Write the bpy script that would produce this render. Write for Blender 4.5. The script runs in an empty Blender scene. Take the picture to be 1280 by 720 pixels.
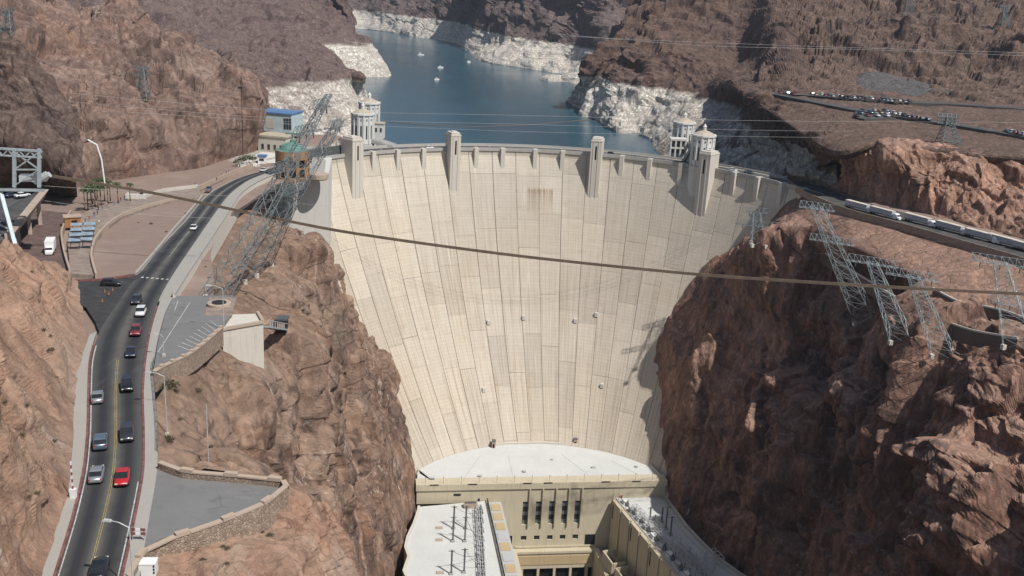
import bpy, math, random
import numpy as np
from mathutils import Vector, Matrix

random.seed(7)
SC = bpy.context.scene
COL = SC.collection

# ------------------------------------------------------------------ camera
CAM_H, CAM_PITCH, CAM_ROLL, CAM_F = 90.0, math.radians(17.0), math.radians(3.0), 1280.0
cam_data = bpy.data.cameras.new('camera')
cam_data.sensor_width = 36.0
cam_data.lens = 36.0
cam_data.clip_start = 1.0
cam_data.clip_end = 20000.0
cam = bpy.data.objects.new('camera', cam_data)
COL.objects.link(cam)
_r0 = Vector((1, 0, 0))
_u0 = Vector((0, math.sin(CAM_PITCH), math.cos(CAM_PITCH)))
_f0 = Vector((0, math.cos(CAM_PITCH), -math.sin(CAM_PITCH)))
_cr, _sr = math.cos(CAM_ROLL), math.sin(CAM_ROLL)
_right = _r0 * _cr + _u0 * _sr
_up = -_r0 * _sr + _u0 * _cr
cam.matrix_world = Matrix(((_right.x, _up.x, -_f0.x, 0), (_right.y, _up.y, -_f0.y, 0),
                           (_right.z, _up.z, -_f0.z, CAM_H), (0, 0, 0, 1)))
SC.camera = cam

# ------------------------------------------------------------------ sky, sun, exposure
SUN_TO = Vector((0.425, -0.40, 0.81)).normalized()
world = bpy.data.worlds.new('World')
SC.world = world
world.use_nodes = True
_nt = world.node_tree
_bg = _nt.nodes['Background']
_sky = _nt.nodes.new('ShaderNodeTexSky')
_sky.sky_type = 'NISHITA'
_sky.sun_disc = False
_sky.sun_elevation = math.asin(SUN_TO.z)
_sky.sun_rotation = math.atan2(SUN_TO.x, SUN_TO.y)
_sky.air_density = 1.0
_sky.dust_density = 1.2
_nt.links.new(_sky.outputs[0], _bg.inputs[0])
_bg.inputs[1].default_value = 0.085
sun_data = bpy.data.lights.new('sun', 'SUN')
sun_data.energy = 4.8
sun_data.angle = math.radians(0.53)
sun_data.color = (1.0, 0.96, 0.90)
sun = bpy.data.objects.new('sun', sun_data)
sun.rotation_euler = (-SUN_TO).to_track_quat('-Z', 'Y').to_euler()
sun.location = SUN_TO * 900
COL.objects.link(sun)
SC.view_settings.view_transform = 'Standard'
SC.view_settings.look = 'None'
SC.view_settings.exposure = 0.0
SC.view_settings.gamma = 1.0
SC.view_settings.use_curve_mapping = False
SC.cycles.max_bounces = 5
SC.cycles.diffuse_bounces = 3
SC.cycles.glossy_bounces = 2
SC.cycles.transparent_max_bounces = 6
SC.cycles.volume_bounces = 0
SC.cycles.use_denoising = True

# ------------------------------------------------------------------ survey helpers: sight lines to known levels
def sight(px, py):
    dx, dy = px - 640.0, py - 360.0
    u = dx * _cr + dy * _sr
    v = -dx * _sr + dy * _cr
    cp, sp = math.cos(CAM_PITCH), math.sin(CAM_PITCH)
    return np.array([u, CAM_F * cp - v * sp, -CAM_F * sp - v * cp])
def Z(px, py, z):
    d = sight(px, py); t = (z - CAM_H) / d[2]
    return np.array([d[0] * t, d[1] * t, z])
def Y(px, py, y):
    d = sight(px, py); t = y / d[1]
    return np.array([d[0] * t, y, CAM_H + d[2] * t])
def X(px, py, x):
    d = sight(px, py); t = x / d[0]
    return np.array([x, d[1] * t, CAM_H + d[2] * t])
def W(x, y, z):
    return np.array([x, y, z], float)
_RY = [60, 126, 161, 217, 293, 388, 450, 480]
_RZ = [22.5, 21, 20, 16, 10, 4, .6, 0]
def zroad(y):
    return float(np.interp(y, _RY, _RZ))
def RD(px, py, dz=0.0):
    z = 15.0
    for _ in range(30):
        p = Z(px, py, z); z = .5 * z + .5 * (zroad(p[1]) + dz)
    return Z(px, py, z)

# ------------------------------------------------------------------ object helpers
class MB:
    """collects faces; build() links them as ONE mesh object"""
    def __init__(s): s.v = []; s.f = []; s.uv = None; s.m = []
    def quad(s, a, b, c, d, m=0):
        n = len(s.v); s.v += [tuple(a), tuple(b), tuple(c), tuple(d)]; s.f.append((n, n+1, n+2, n+3)); s.m.append(m)
    def poly(s, pts, m=0):
        n = len(s.v); s.v += [tuple(p) for p in pts]; s.f.append(tuple(range(n, n+len(pts)))); s.m.append(m)
    def box(s, c, sz, rz=0.0, m=0, taper=1.0):
        cx, cy, cz = c; hx, hy, hz = sz[0]/2, sz[1]/2, sz[2]/2
        co, si = math.cos(rz), math.sin(rz); n = len(s.v)
        for k in (-1, 1):
            t = taper if k > 0 else 1.0
            for (i, j) in ((-1, -1), (1, -1), (1, 1), (-1, 1)):
                x, y = i*hx*t, j*hy*t
                s.v.append((cx + x*co - y*si, cy + x*si + y*co, cz + k*hz))
        for f in ((0,3,2,1), (4,5,6,7), (0,1,5,4), (1,2,6,5), (2,3,7,6), (3,0,4,7)):
            s.f.append(tuple(n+q for q in f)); s.m.append(m)
    def hull8(s, bottom, top, m=0):
        n = len(s.v); k = len(bottom); s.v += [tuple(p) for p in bottom] + [tuple(p) for p in top]
        s.f.append(tuple(n+q for q in reversed(range(k)))); s.f.append(tuple(n+k+q for q in range(k))); s.m += [m, m]
        for q in range(k):
            r = (q+1) % k; s.f.append((n+q, n+r, n+k+r, n+k+q)); s.m.append(m)
    def prism(s, pts2, z0, z1, m=0):
        s.hull8([(p[0], p[1], z0) for p in pts2], [(p[0], p[1], z1) for p in pts2], m)
    def bar(s, a, b, w, m=0, w2=None):
        s.tube(a, b, w/2*1.414, 4, m, None if w2 is None else w2/2*1.414)
    def tube(s, a, b, r, n=6, m=0, r2=None, cap=True):
        a, b = Vector(a), Vector(b); d = b - a
        if d.length < 1e-6: return
        d.normalize(); u = d.cross(Vector((0, 0, 1)))
        if u.length < 1e-3: u = Vector((1, 0, 0))
        u.normalize(); w = d.cross(u); r2 = r if r2 is None else r2
        k = len(s.v)
        for (p, rr) in ((a, r), (b, r2)):
            for i in range(n):
                t = 2*math.pi*(i+.5)/n
                s.v.append(tuple(p + u*(rr*math.cos(t)) + w*(rr*math.sin(t))))
        for i in range(n):
            j = (i+1) % n; s.f.append((k+i, k+j, k+n+j, k+n+i)); s.m.append(m)
        if cap:
            s.f.append(tuple(k+q for q in reversed(range(n)))); s.f.append(tuple(k+n+q for q in range(n))); s.m += [m, m]
    def lathe(s, c, prof, n=16, m=0, a0=0.0):
        k = len(s.v)
        for (r, z) in prof:
            for i in range(n):
                t = 2*math.pi*i/n + a0
                s.v.append((c[0]+r*math.cos(t), c[1]+r*math.sin(t), c[2]+z))
        for j in range(len(prof)-1):
            for i in range(n):
                i2 = (i+1) % n
                s.f.append((k+j*n+i, k+j*n+i2, k+(j+1)*n+i2, k+(j+1)*n+i)); s.m.append(m)
        s.f.append(tuple(k+(len(prof)-1)*n+i for i in range(n))); s.m.append(m)
    def strip(s, A, B, m=0):
        for i in range(len(A)-1): s.quad(A[i], A[i+1], B[i+1], B[i], m)
    def mesh(s, name, mats, smooth=False):
        me = bpy.data.meshes.new(name); me.from_pydata(s.v, [], s.f)
        for mt in (mats if isinstance(mats, (list, tuple)) else [mats]): me.materials.append(M[mt] if isinstance(mt, str) else mt)
        if any(s.m): me.polygons.foreach_set('material_index', s.m)
        if smooth: me.polygons.foreach_set('use_smooth', [True]*len(s.f))
        me.update(); return me
    def build(s, name, mats, parent=None, smooth=False, rel=True):
        if parent is not None and rel:
            o = parent.location if parent.parent is None else parent.parent.location + parent.location
            s.v = [(a-o.x, b-o.y, c-o.z) for (a, b, c) in s.v]
        return link(name, s.mesh(name, mats, smooth), parent)
def link(name, data, parent=None):
    o = bpy.data.objects.new(name, data); COL.objects.link(o)
    if parent is not None: o.parent = parent
    return o
def tag(o, label=None, cat=None, group=None, kind=None):
    if label: o['label'] = label
    if cat: o['category'] = cat
    if group: o['group'] = group
    if kind: o['kind'] = kind
    return o
def thing(name, label, cat, loc=(0, 0, 0), rz=0.0, group=None):
    o = link(name, None); o.location = loc; o.rotation_euler = (0, 0, rz)
    return tag(o, label, cat, group)
def copy_tree(o, parent=None):
    c = o.copy(); COL.objects.link(c); c.parent = parent
    for ch in list(o.children): copy_tree(ch, c)
    return c
def structure(o, label=None):
    return tag(o, label, None, None, 'structure')

# ------------------------------------------------------------------ materials
M = {}
class NT:
    def __init__(s, name):
        s.mat = bpy.data.materials.new(name); s.mat.use_nodes = True; s.t = s.mat.node_tree
        s.b = s.t.nodes['Principled BSDF']; s.b.inputs['Roughness'].default_value = 0.9
        s.b.inputs['Specular IOR Level'].default_value = 0.25
        M[name] = s.mat
        s.tc = s.t.nodes.new('ShaderNodeTexCoord')
    def node(s, k, **kw):
        n = s.t.nodes.new(k)
        for a, b in kw.items(): setattr(n, a, b)
        return n
    def put(s, sock, v):
        if v is None: return
        if hasattr(v, 'is_output'): s.t.links.new(v, sock)
        elif isinstance(v, (tuple, list)) and len(v) == 3 and sock.type == 'RGBA': sock.default_value = (*v, 1)
        else: sock.default_value = v
    def map(s, src='Object', scale=(1, 1, 1), loc=(0, 0, 0)):
        n = s.node('ShaderNodeMapping'); s.t.links.new(s.tc.outputs[src], n.inputs[0])
        n.inputs['Scale'].default_value = scale; n.inputs['Location'].default_value = loc; return n.outputs[0]
    def noise(s, vec, scale, detail=4, rough=.55, dist=0.0):
        n = s.node('ShaderNodeTexNoise'); s.put(n.inputs['Vector'], vec)
        n.inputs['Scale'].default_value = scale; n.inputs['Detail'].default_value = detail
        n.inputs['Roughness'].default_value = rough; n.inputs['Distortion'].default_value = dist
        return n.outputs[0]
    def ramp(s, fac, stops, interp='LINEAR'):
        n = s.node('ShaderNodeValToRGB'); n.color_ramp.interpolation = interp
        e = n.color_ramp.elements
        while len(e) < len(stops): e.new(.5)
        for i, (p, c) in enumerate(stops):
            e[i].position = p; e[i].color = (*c, 1) if isinstance(c, (tuple, list)) else (c, c, c, 1)
        s.put(n.inputs[0], fac); return n.outputs[0]
    def mix(s, a, b, fac, mode='MIX'):
        n = s.node('ShaderNodeMix', data_type='RGBA', blend_type=mode)
        s.put(n.inputs[0], fac); s.put(n.inputs[6], a); s.put(n.inputs[7], b); return n.outputs[2]
    def math(s, op, a, b=None, clamp=False):
        n = s.node('ShaderNodeMath', operation=op); n.use_clamp = clamp
        s.put(n.inputs[0], a); s.put(n.inputs[1], b); return n.outputs[0]
    def sep(s, vec):
        n = s.node('ShaderNodeSeparateXYZ'); s.put(n.inputs[0], vec); return n.outputs
    def bump(s, h, dist=.3, strength=1.0, prev=None):
        n = s.node('ShaderNodeBump'); s.put(n.inputs['Height'], h)
        n.inputs['Distance'].default_value = dist; n.inputs['Strength'].default_value = strength
        if prev is not None: s.put(n.inputs['Normal'], prev)
        return n.outputs[0]
    def out(s, col, normal=None, rough=None, metal=None):
        s.put(s.b.inputs['Base Color'], col)
        if normal is not None: s.put(s.b.inputs['Normal'], normal)
        if rough is not None: s.put(s.b.inputs['Roughness'], rough)
        if metal is not None: s.b.inputs['Metallic'].default_value = metal
        return s.mat
def plain(name, col, rough=.7, metal=0.0, var=.12, sc=1.5, bump=0.0):
    n = NT(name); f = n.noise(n.map(), sc, 5, .6)
    c = n.mix(tuple(x*(1-var*1.6) for x in col), tuple(min(1, x*(1+var)) for x in col), n.ramp(f, [(.3, 0), (.7, 1)]))
    nm = n.bump(n.noise(n.map(), sc*4, 3), bump) if bump else None
    return n.out(c, nm, rough, metal)
def rock(name, pal, ring=None, veins=.5, talus=(.19, .135, .105), tal=.6, fine=1.0, streak=.4, zone=((.16, .125, .115), (.30, .22, .18)), tlo=.72, grain=1.0, relief=1.0):
    """pal: dark, mid, light, accent"""
    n = NT(name); P = n.map()
    big = n.noise(P, .018, 5, .6, .6); mid = n.noise(P, .09, 6, .62, .4); fin = n.noise(P, .55*fine, 6, .68)
    st = n.noise(n.map(scale=(.22, .22, .035)), 1.0, 5, .6, .8)
    c = n.mix(pal[0], pal[1], n.ramp(mid, [(.33, 0), (.55, 1)]))
    c = n.mix(c, pal[2], n.ramp(big, [(.47, 0), (.66, .85)]))
    c = n.mix(c, pal[3], n.ramp(n.noise(n.map(loc=(31, 7, 3)), .05, 5, .6, .5), [(.54, 0), (.68, .75)]))
    zn = n.noise(n.map(loc=(71, 17, 9), scale=(1, 1, .7)), .026, 4, .55, .8)
    c = n.mix(c, zone[0], n.ramp(zn, [(.30, .8), (.43, 0)])); c = n.mix(c, zone[1], n.ramp(zn, [(.57, 0), (.68, .8)]))
    c = n.mix(c, tuple(x*.45 for x in pal[0]), n.math('MULTIPLY', n.ramp(st, [(.5, 0), (.68, 1)]), streak))
    c = n.mix(c, tuple(min(.8, x*1.35) for x in pal[2]), n.math('MULTIPLY', n.ramp(st, [(.34, 1), (.46, 0)]), streak*.9))
    c = n.mix(c, n.mix(tuple(x*.5 for x in pal[1]), tuple(min(.8, x*1.65) for x in pal[2]), fin), n.ramp(fin, [(.3, .55*grain), (.48, 0), (.55, 0), (.75, .6*grain)]))
    spk = n.noise(n.map(loc=(3, 8, 1)), 1.3*fine, 5, .75)
    c = n.mix(c, tuple(x*.28 for x in pal[0]), n.ramp(spk, [(.32, .8*grain), (.44, 0)]))  # dark spots painted in for small shadows, holes and brush
    c = n.mix(c, tuple(min(.7, x*1.9) for x in pal[2]), n.ramp(spk, [(.6, 0), (.74, .6*grain)]))
    if veins:
        v = n.noise(n.map(scale=(1, 1, .45), loc=(5, 9, 1)), .045, 7, .62, 1.2)
        vv = n.math('ABSOLUTE', n.math('SUBTRACT', v, .5))
        vm = n.math('MULTIPLY', n.ramp(vv, [(.0, 1), (.018, 0)]), n.ramp(n.noise(P, .03, 3), [(.5, 0), (.62, 1)]))
        vm = n.math('MULTIPLY', vm, n.ramp(n.noise(P, .7, 4, .7), [(.42, 0), (.6, 1)]))
        c = n.mix(c, (.50, .43, .36), n.math('MULTIPLY', vm, veins))
    g = n.node('ShaderNodeNewGeometry'); nz = n.sep(g.outputs['Normal'])[2]
    tm = n.math('MULTIPLY', n.ramp(n.math('ADD', nz, n.math('MULTIPLY', n.math('SUBTRACT', mid, .5), .5)), [(tlo, 0), (tlo+.18, 1)]), tal)
    c = n.mix(c, n.mix(tuple(x*.72 for x in talus), tuple(x*1.3 for x in talus), fin), tm)
    if ring is not None:
        z = n.sep(P)[2]
        zz = n.math('ADD', z, n.math('MULTIPLY', n.math('SUBTRACT', n.noise(P, .06, 5, .65), .5), 7.0))
        zz = n.math('SUBTRACT', zz, n.ramp(n.math('DIVIDE', n.sep(P)[1], 1000.0), [(.66, 15.0), (.76, 0)]))
        rm = n.ramp(n.math('DIVIDE', n.math('SUBTRACT', ring, zz), 3.0), [(0, 0), (1, 1)])
        yy = n.math('ADD', n.sep(P)[1], n.math('MULTIPLY', n.sep(P)[0], -.0))
        nearz = n.ramp(n.math('DIVIDE', yy, 1000.0), [(.72, 0), (.97, 1)])
        pat = n.ramp(n.noise(n.map(loc=(2, 2, 2)), .055, 5, .7, .6), [(.40, 0), (.52, .9)])
        rm = n.math('MULTIPLY', rm, n.math('MAXIMUM', nearz, pat))
        band = n.noise(n.map(scale=(.012, .012, .55)), 1.0, 5, .65)
        rc = n.mix((.47, .425, .365), (.70, .65, .575), n.ramp(band, [(.3, 0), (.6, 1)]))
        rc = n.mix(rc, (.20, .17, .15), n.ramp(n.math('MULTIPLY', st, n.math('ADD', mid, .45)), [(.56, 0), (.70, .55)]))
        rc = n.mix(rc, (.30, .25, .22), n.ramp(fin, [(.58, 0), (.78, .4)]))
        c = n.mix(c, rc, rm)
    nz3 = n.node('ShaderNodeTexNoise'); n.put(nz3.inputs['Vector'], P); nz3.inputs['Scale'].default_value = .16; nz3.inputs['Detail'].default_value = 5
    sc3 = n.node('ShaderNodeVectorMath', operation='SCALE'); n.put(sc3.inputs[0], nz3.outputs['Color']); sc3.inputs['Scale'].default_value = 9.0
    ad3 = n.node('ShaderNodeVectorMath', operation='ADD'); n.put(ad3.inputs[0], n.map(scale=(1, 1, .5))); n.put(ad3.inputs[1], sc3.outputs[0])
    edges = None
    for vs, wd, dk, td in ((.15*fine, .045, .55, .20),):
        ve = n.node('ShaderNodeTexVoronoi', feature='DISTANCE_TO_EDGE'); n.put(ve.inputs['Vector'], ad3.outputs[0]); ve.inputs['Scale'].default_value = vs
        vc = n.node('ShaderNodeTexVoronoi', feature='F1'); n.put(vc.inputs['Vector'], ad3.outputs[0]); vc.inputs['Scale'].default_value = vs
        tn = n.node('ShaderNodeSeparateColor'); n.put(tn.inputs[0], vc.outputs['Color'])
        tv = n.math('ADD', 1-td*.5, n.math('MULTIPLY', tn.outputs[0], td)); cc = n.node('ShaderNodeCombineColor')
        for k in range(3): n.put(cc.inputs[k], tv)
        c = n.mix(c, cc.outputs[0], 1.0, 'MULTIPLY')
        ck = n.math('MULTIPLY', n.ramp(ve.outputs['Distance'], [(0, 1), (wd, 0)]), n.ramp(n.noise(P, .06*fine, 3), [(.46, 0), (.6, dk)]))
        c = n.mix(c, tuple(x*.22 for x in pal[0]), ck)
        e1 = n.ramp(ve.outputs['Distance'], [(0, 0), (wd*2.2, 1)]); edges = n.bump(e1, .12/vs*relief, .5, edges)
    rg = n.node('ShaderNodeTexNoise', noise_type='RIDGED_MULTIFRACTAL'); n.put(rg.inputs['Vector'], n.map(scale=(1, 1, .6))); rg.inputs['Scale'].default_value = .34*fine; rg.inputs['Detail'].default_value = 5; rg.inputs['Roughness'].default_value = .62
    c = n.mix(c, tuple(x*.30 for x in pal[0]), n.ramp(rg.outputs[0], [(.0, .4*min(1, relief*1.5)), (.14, 0)]))
    b1 = n.bump(mid, 1.2*relief, .5, edges); b2 = n.bump(rg.outputs[0], .5*relief, .5, b1)
    b3 = n.bump(spk, .45*grain, 1.0, b2)
    return n.out(c, b3, .93)
rock('rock_left', [(0.118, 0.078, 0.066), (0.213, 0.142, 0.113), (0.292, 0.207, 0.168), (0.260, 0.149, 0.105)], veins=.8, talus=(0.260, 0.182, 0.144), zone=((0.134, 0.091, 0.083), (0.284, 0.171, 0.126)), tal=.5, grain=0.8, relief=0.45)
rock('rock_cliff_left', [(0.121, 0.078, 0.062), (0.227, 0.142, 0.101), (0.302, 0.209, 0.156), (0.250, 0.128, 0.079)], veins=1.0, talus=(0.272, 0.184, 0.132), streak=0.8, zone=((0.111, 0.083, 0.075), (0.305, 0.238, 0.184)), tlo=.6, fine=1.3, grain=0.75, relief=0.3)
rock('rock_near', [(0.236, 0.142, 0.103), (0.382, 0.234, 0.163), (0.430, 0.301, 0.224), (0.407, 0.216, 0.135)], veins=.9, talus=(0.407, 0.268, 0.190), tal=.5, zone=((0.216, 0.159, 0.132), (0.416, 0.332, 0.268)), fine=2.2, grain=0.75, relief=0.22)
rock('rock_right', [(0.115, 0.071, 0.059), (0.232, 0.134, 0.101), (0.335, 0.200, 0.143), (0.293, 0.148, 0.097)], veins=.6, talus=(0.368, 0.231, 0.170), tal=.85, tlo=.68, streak=0.7, zone=((0.095, 0.081, 0.081), (0.302, 0.185, 0.134)), fine=1.3, grain=0.75, relief=0.45)
rock('rock_rust', [(0.212, 0.115, 0.082), (0.385, 0.215, 0.150), (0.470, 0.285, 0.206), (0.414, 0.210, 0.136)], veins=.4, talus=(0.291, 0.200, 0.159), streak=.8, zone=((0.246, 0.150, 0.112), (0.425, 0.245, 0.174)), fine=1.3, relief=0.5)
rock('rock_far_left', [(0.101, 0.071, 0.068), (0.163, 0.115, 0.105), (0.198, 0.143, 0.126), (0.185, 0.123, 0.101)], ring=-5.0, veins=.2, talus=(0.194, 0.141, 0.124), zone=((0.106, 0.075, 0.073), (0.194, 0.133, 0.115)))
rock('rock_far_right', [(0.072, 0.047, 0.041), (0.131, 0.081, 0.066), (0.162, 0.106, 0.084), (0.158, 0.089, 0.061)], ring=-5.0, veins=.15, talus=(0.171, 0.115, 0.090), zone=((0.081, 0.055, 0.049), (0.162, 0.102, 0.078)))
rock('rock_far', [(.11, .082, .08), (.165, .122, .115), (.195, .148, .135), (.18, .128, .112)], ring=-5.0, veins=0, talus=(.19, .148, .138), zone=((.12, .095, .095), (.19, .142, .13)))
rock('rock_terrace', [(0.080, 0.053, 0.043), (0.132, 0.085, 0.066), (0.164, 0.111, 0.087), (0.152, 0.092, 0.069)], veins=.2, talus=(0.184, 0.122, 0.095), tal=.8, zone=((0.080, 0.058, 0.049), (0.168, 0.104, 0.077)))
n = NT('gravel_ground')
P = n.map(); f = n.noise(P, .35, 6, .65)
c = n.mix((.20, .145, .118), (.29, .215, .178), f)
c = n.mix(c, (.32, .25, .21), n.ramp(n.noise(P, .05, 4), [(.5, 0), (.7, .7)]))
n.out(c, n.bump(n.noise(P, 3, 4), .15), .95)
# concrete of the dam: lifts 1.52 m, streaks, tone by column
n = NT('dam_concrete')
uv = n.map('UV'); s = n.sep(uv); oi = n.node('ShaderNodeObjectInfo')
P = n.map()
base = n.mix((.455, .402, .335), (.535, .482, .41), n.noise(P, .035, 5, .6, .3))
base = n.mix(base, (.485, .415, .325), n.ramp(n.noise(n.map(loc=(9, 4, 2)), .022, 4, .6), [(.42, 0), (.68, .7)]))
base = n.mix(base, (.56, .52, .44), n.ramp(s[1], [(0, .55), (.3, 0)]))          # paler upper lifts
tone = n.math('ADD', .90, n.math('MULTIPLY', oi.outputs['Random'], .17))
br = n.node('ShaderNodeTexBrick'); n.put(br.inputs['Vector'], n.map('UV', scale=(1, 175, 1)))
br.inputs['Scale'].default_value = 1.0; br.inputs['Brick Width'].default_value = 12.9; br.inputs['Row Height'].default_value = 1.52
br.inputs['Mortar Size'].default_value = .11; br.inputs['Mortar Smooth'].default_value = .4
br.inputs['Color1'].default_value = (1.04, 1.04, 1.04, 1); br.inputs['Color2'].default_value = (.93, .93, .92, 1); br.inputs['Mortar'].default_value = (.70, .67, .62, 1)
br.offset = .0
base = n.mix(base, br.outputs[0], .42, 'MULTIPLY')
stv = n.noise(n.map('UV', scale=(.9, 3.6, 1)), 1.0, 6, .68, .2)
low = n.ramp(s[1], [(.05, .35), (.45, .9), (.85, 1.25)])
base = n.mix(base, (.27, .20, .135), n.math('MULTIPLY', n.ramp(stv, [(.49, 0), (.70, .75)]), low))
base = n.mix(base, (.30, .25, .19), n.ramp(n.noise(n.map('UV', scale=(2.6, 9, 1), loc=(3, 1, 0)), 1.0, 5, .7), [(.54, 0), (.74, .5)]))
base = n.mix(base, (.33, .27, .20), n.ramp(n.noise(n.map('UV', scale=(.10, 60, 1), loc=(8, 2, 0)), 1.0, 4, .7), [(.55, 0), (.75, .45)]))
base = n.mix(base, (.70, .66, .58), n.ramp(n.noise(n.map('UV', scale=(.8, 4.5, 1), loc=(40, 3, 0)), 1.0, 5, .6), [(.6, 0), (.74, .6)]))
edge = n.ramp(n.math('FRACT', n.math('DIVIDE', n.math('ADD', s[0], 158.55), 12.902)), [(0, .25), (.03, .0), (.05, 0), (.97, 0), (1, .15)])
base = n.mix(base, (.25, .2, .15), edge)
# rust streaks under the old outlet sill
du = n.math('SUBTRACT', 1, n.math('DIVIDE', n.math('ABSOLUTE', n.math('ADD', s[0], 3.0)), 7.4), True)
dv = n.ramp(s[1], [(.116, 0), (.118, 1), (.155, .45), (.23, 0)])
rm = n.math('MULTIPLY', n.math('MULTIPLY', n.ramp(du, [(0, 0), (.05, 1)]), dv), n.ramp(n.noise(n.map('UV', scale=(1.4, 5, 1)), 1.0, 4, .6), [(.38, 0), (.6, .9)]))
base = n.mix(base, (.22, .12, .055), rm)
tb = n.node('ShaderNodeCombineColor')
for k in range(3): n.put(tb.inputs[k], tone)
base = n.mix(base, tb.outputs[0], 1.0, 'MULTIPLY')
n.out(base, n.bump(n.noise(P, .8, 5, .6), .18, .6), .9)
def concrete(name, a, b, sc=.25, streak=.35, bump=.05):
    n = NT(name); P = n.map()
    c = n.mix(a, b, n.noise(P, sc, 6, .62, .3))
    st = n.noise(n.map(scale=(1.1, 1.1, .07)), 1.0, 5, .65)
    c = n.mix(c, tuple(x*.5 for x in a), n.ramp(st, [(.52, 0), (.74, streak)]))
    c = n.mix(c, tuple(x*.6 for x in a), n.ramp(n.noise(P, 3.5, 4, .7), [(.58, 0), (.78, .4)]))
    return n.out(c, n.bump(n.noise(P, 2, 4), bump), .88)
concrete('concrete', (.50, .462, .40), (.59, .55, .485))
concrete('concrete_grey', (.33, .315, .29), (.42, .405, .375))
concrete('concrete_pale', (.50, .485, .45), (.60, .585, .55))
concrete('tower_concrete', (.47, .445, .40), (.57, .545, .50))
concrete('power_wall', (.46, .40, .29), (.55, .49, .37), .12, .5)
concrete('power_ochre', (.42, .31, .17), (.50, .40, .25), .15, .4)
concrete('roof_white', (.47, .48, .465), (.61, .62, .60), .10, .25, .02)
concrete('roof_grey', (.38, .39, .39), (.48, .49, .49), .1, .1, .02)
concrete('sidewalk', (.30, .285, .255), (.37, .35, .32), .3, .05)
n = NT('lot_asphalt'); P = n.map()
c = n.mix((.145, .145, .146), (.205, .203, .197), n.noise(P, .14, 6, .62)); c = n.mix(c, (.10, .10, .10), n.ramp(n.noise(n.map(loc=(4, 4, 4)), .3, 5, .7), [(.56, 0), (.7, .6)])); c = n.mix(c, (.27, .265, .25), n.ramp(n.noise(n.map(loc=(9, 1, 4), scale=(.4, 1, 1)), .25, 5, .7), [(.58, 0), (.72, .5)]))
ve = n.node('ShaderNodeTexVoronoi', feature='DISTANCE_TO_EDGE'); n.put(ve.inputs['Vector'], P); ve.inputs['Scale'].default_value = .16
c = n.mix(c, (.06, .06, .06), n.math('MULTIPLY', n.math('MULTIPLY', n.ramp(ve.outputs['Distance'], [(0, 1), (.014, 0)]), .5), n.ramp(n.noise(P, .2, 3), [(.48, 0), (.6, 1)])))
n.out(c, None, .9)
n = NT('stone_wall'); P = n.map()
vc = n.node('ShaderNodeTexVoronoi', feature='F1'); n.put(vc.inputs['Vector'], P); vc.inputs['Scale'].default_value = 2.3
ve = n.node('ShaderNodeTexVoronoi', feature='DISTANCE_TO_EDGE'); n.put(ve.inputs['Vector'], P); ve.inputs['Scale'].default_value = 2.3
sc_ = n.node('ShaderNodeSeparateColor'); n.put(sc_.inputs[0], vc.outputs['Color'])
c = n.ramp(sc_.outputs[0], [(0, (.23, .165, .125)), (.3, (.29, .215, .16)), (.7, (.35, .265, .20)), (1, (.40, .32, .25))])
c = n.mix(c, (.31, .25, .20), n.ramp(ve.outputs['Distance'], [(.02, 1), (.07, 0)])); c = n.mix(c, (.2, .14, .11), n.ramp(n.noise(P, .5, 4), [(.5, 0), (.7, .4)]))
n.out(c, n.bump(n.ramp(ve.outputs['Distance'], [(0, 0), (.12, 1)]), .08), .92)
concrete('coping_stone', (.36, .28, .215), (.46, .37, .29), .8, .05, .05)
n = NT('asphalt'); uv = n.map('UV'); s = n.sep(uv); P = n.map()
lane = n.math('ABSOLUTE', n.math('SUBTRACT', n.math('FRACT', n.math('MULTIPLY', s[0], 2)), .5))
c = n.mix((.032, .033, .037), (.085, .083, .08), n.ramp(lane, [(.08, 0), (.42, 1)]))
c = n.mix(c, (.12, .115, .105), n.math('MULTIPLY', n.ramp(n.math('ABSOLUTE', n.math('SUBTRACT', s[0], .5)), [(.03, 1), (.11, 0)]), .7))
c = n.mix(c, (.02, .02, .022), n.ramp(n.noise(P, .12, 5, .6), [(.52, 0), (.72, .5)]))
c = n.mix(c, (.13, .13, .125), n.ramp(n.noise(n.map(scale=(.6, .09, .3)), 1, 5), [(.6, 0), (.75, .35)]))
n.out(c, n.bump(n.noise(P, 12, 3), .01), .85)
plain('asphalt_dark', (.05, .05, .053), .85, 0, .25, .4)
plain('asphalt_road', (.085, .083, .082), .85, 0, .25, .2)
plain('pavers', (.14, .095, .085), .85, 0, .25, .4)
plain('plaza_paving', (.27, .215, .18), .9, 0, .2, .5)
plain('paint_white', (.50, .50, .48), .6, 0, .35, 2)
plain('paint_yellow', (.32, .26, .10), .7, 0, .3, 1)
plain('paint_red', (.20, .09, .082), .7, 0, .3, .8)
plain('steel', (.22, .255, .26), .55, .35, .15, .6)
plain('steel_pale', (.40, .46, .475), .55, .2, .12, .6)
plain('steel_dark', (.13, .14, .14), .55, .3, .2, .6)
plain('dark_metal', (.035, .035, .037), .6, .2)
plain('rust_cable', (.20, .15, .11), .8, .2, .15, .3)
plain('wire', (.55, .54, .52), .6, .5)
plain('galvanised', (.55, .56, .56), .5, .3)
plain('copper_green', (.12, .235, .20), .7, .1, .2, .4)
plain('brick_brown', (.31, .185, .10), .85, 0, .2, .8)
plain('roof_blue', (.10, .19, .36), .6, 0, .1, .4)
plain('wall_teal', (.42, .52, .53), .7, 0, .1, .4)
plain('wall_tan', (.40, .32, .255), .85, 0, .15, .5)
plain('wall_cream', (.48, .45, .39), .85, 0, .1, .5)
plain('orange_wood', (.34, .16, .07), .8, 0, .2, .8)
plain('canopy_blue', (.26, .33, .40), .5, .1, .15, .5)
plain('white_paint', (.74, .74, .73), .45, 0, .05, .6)
plain('trailer_roof', (.60, .53, .45), .6, 0, .12, .3)
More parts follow.
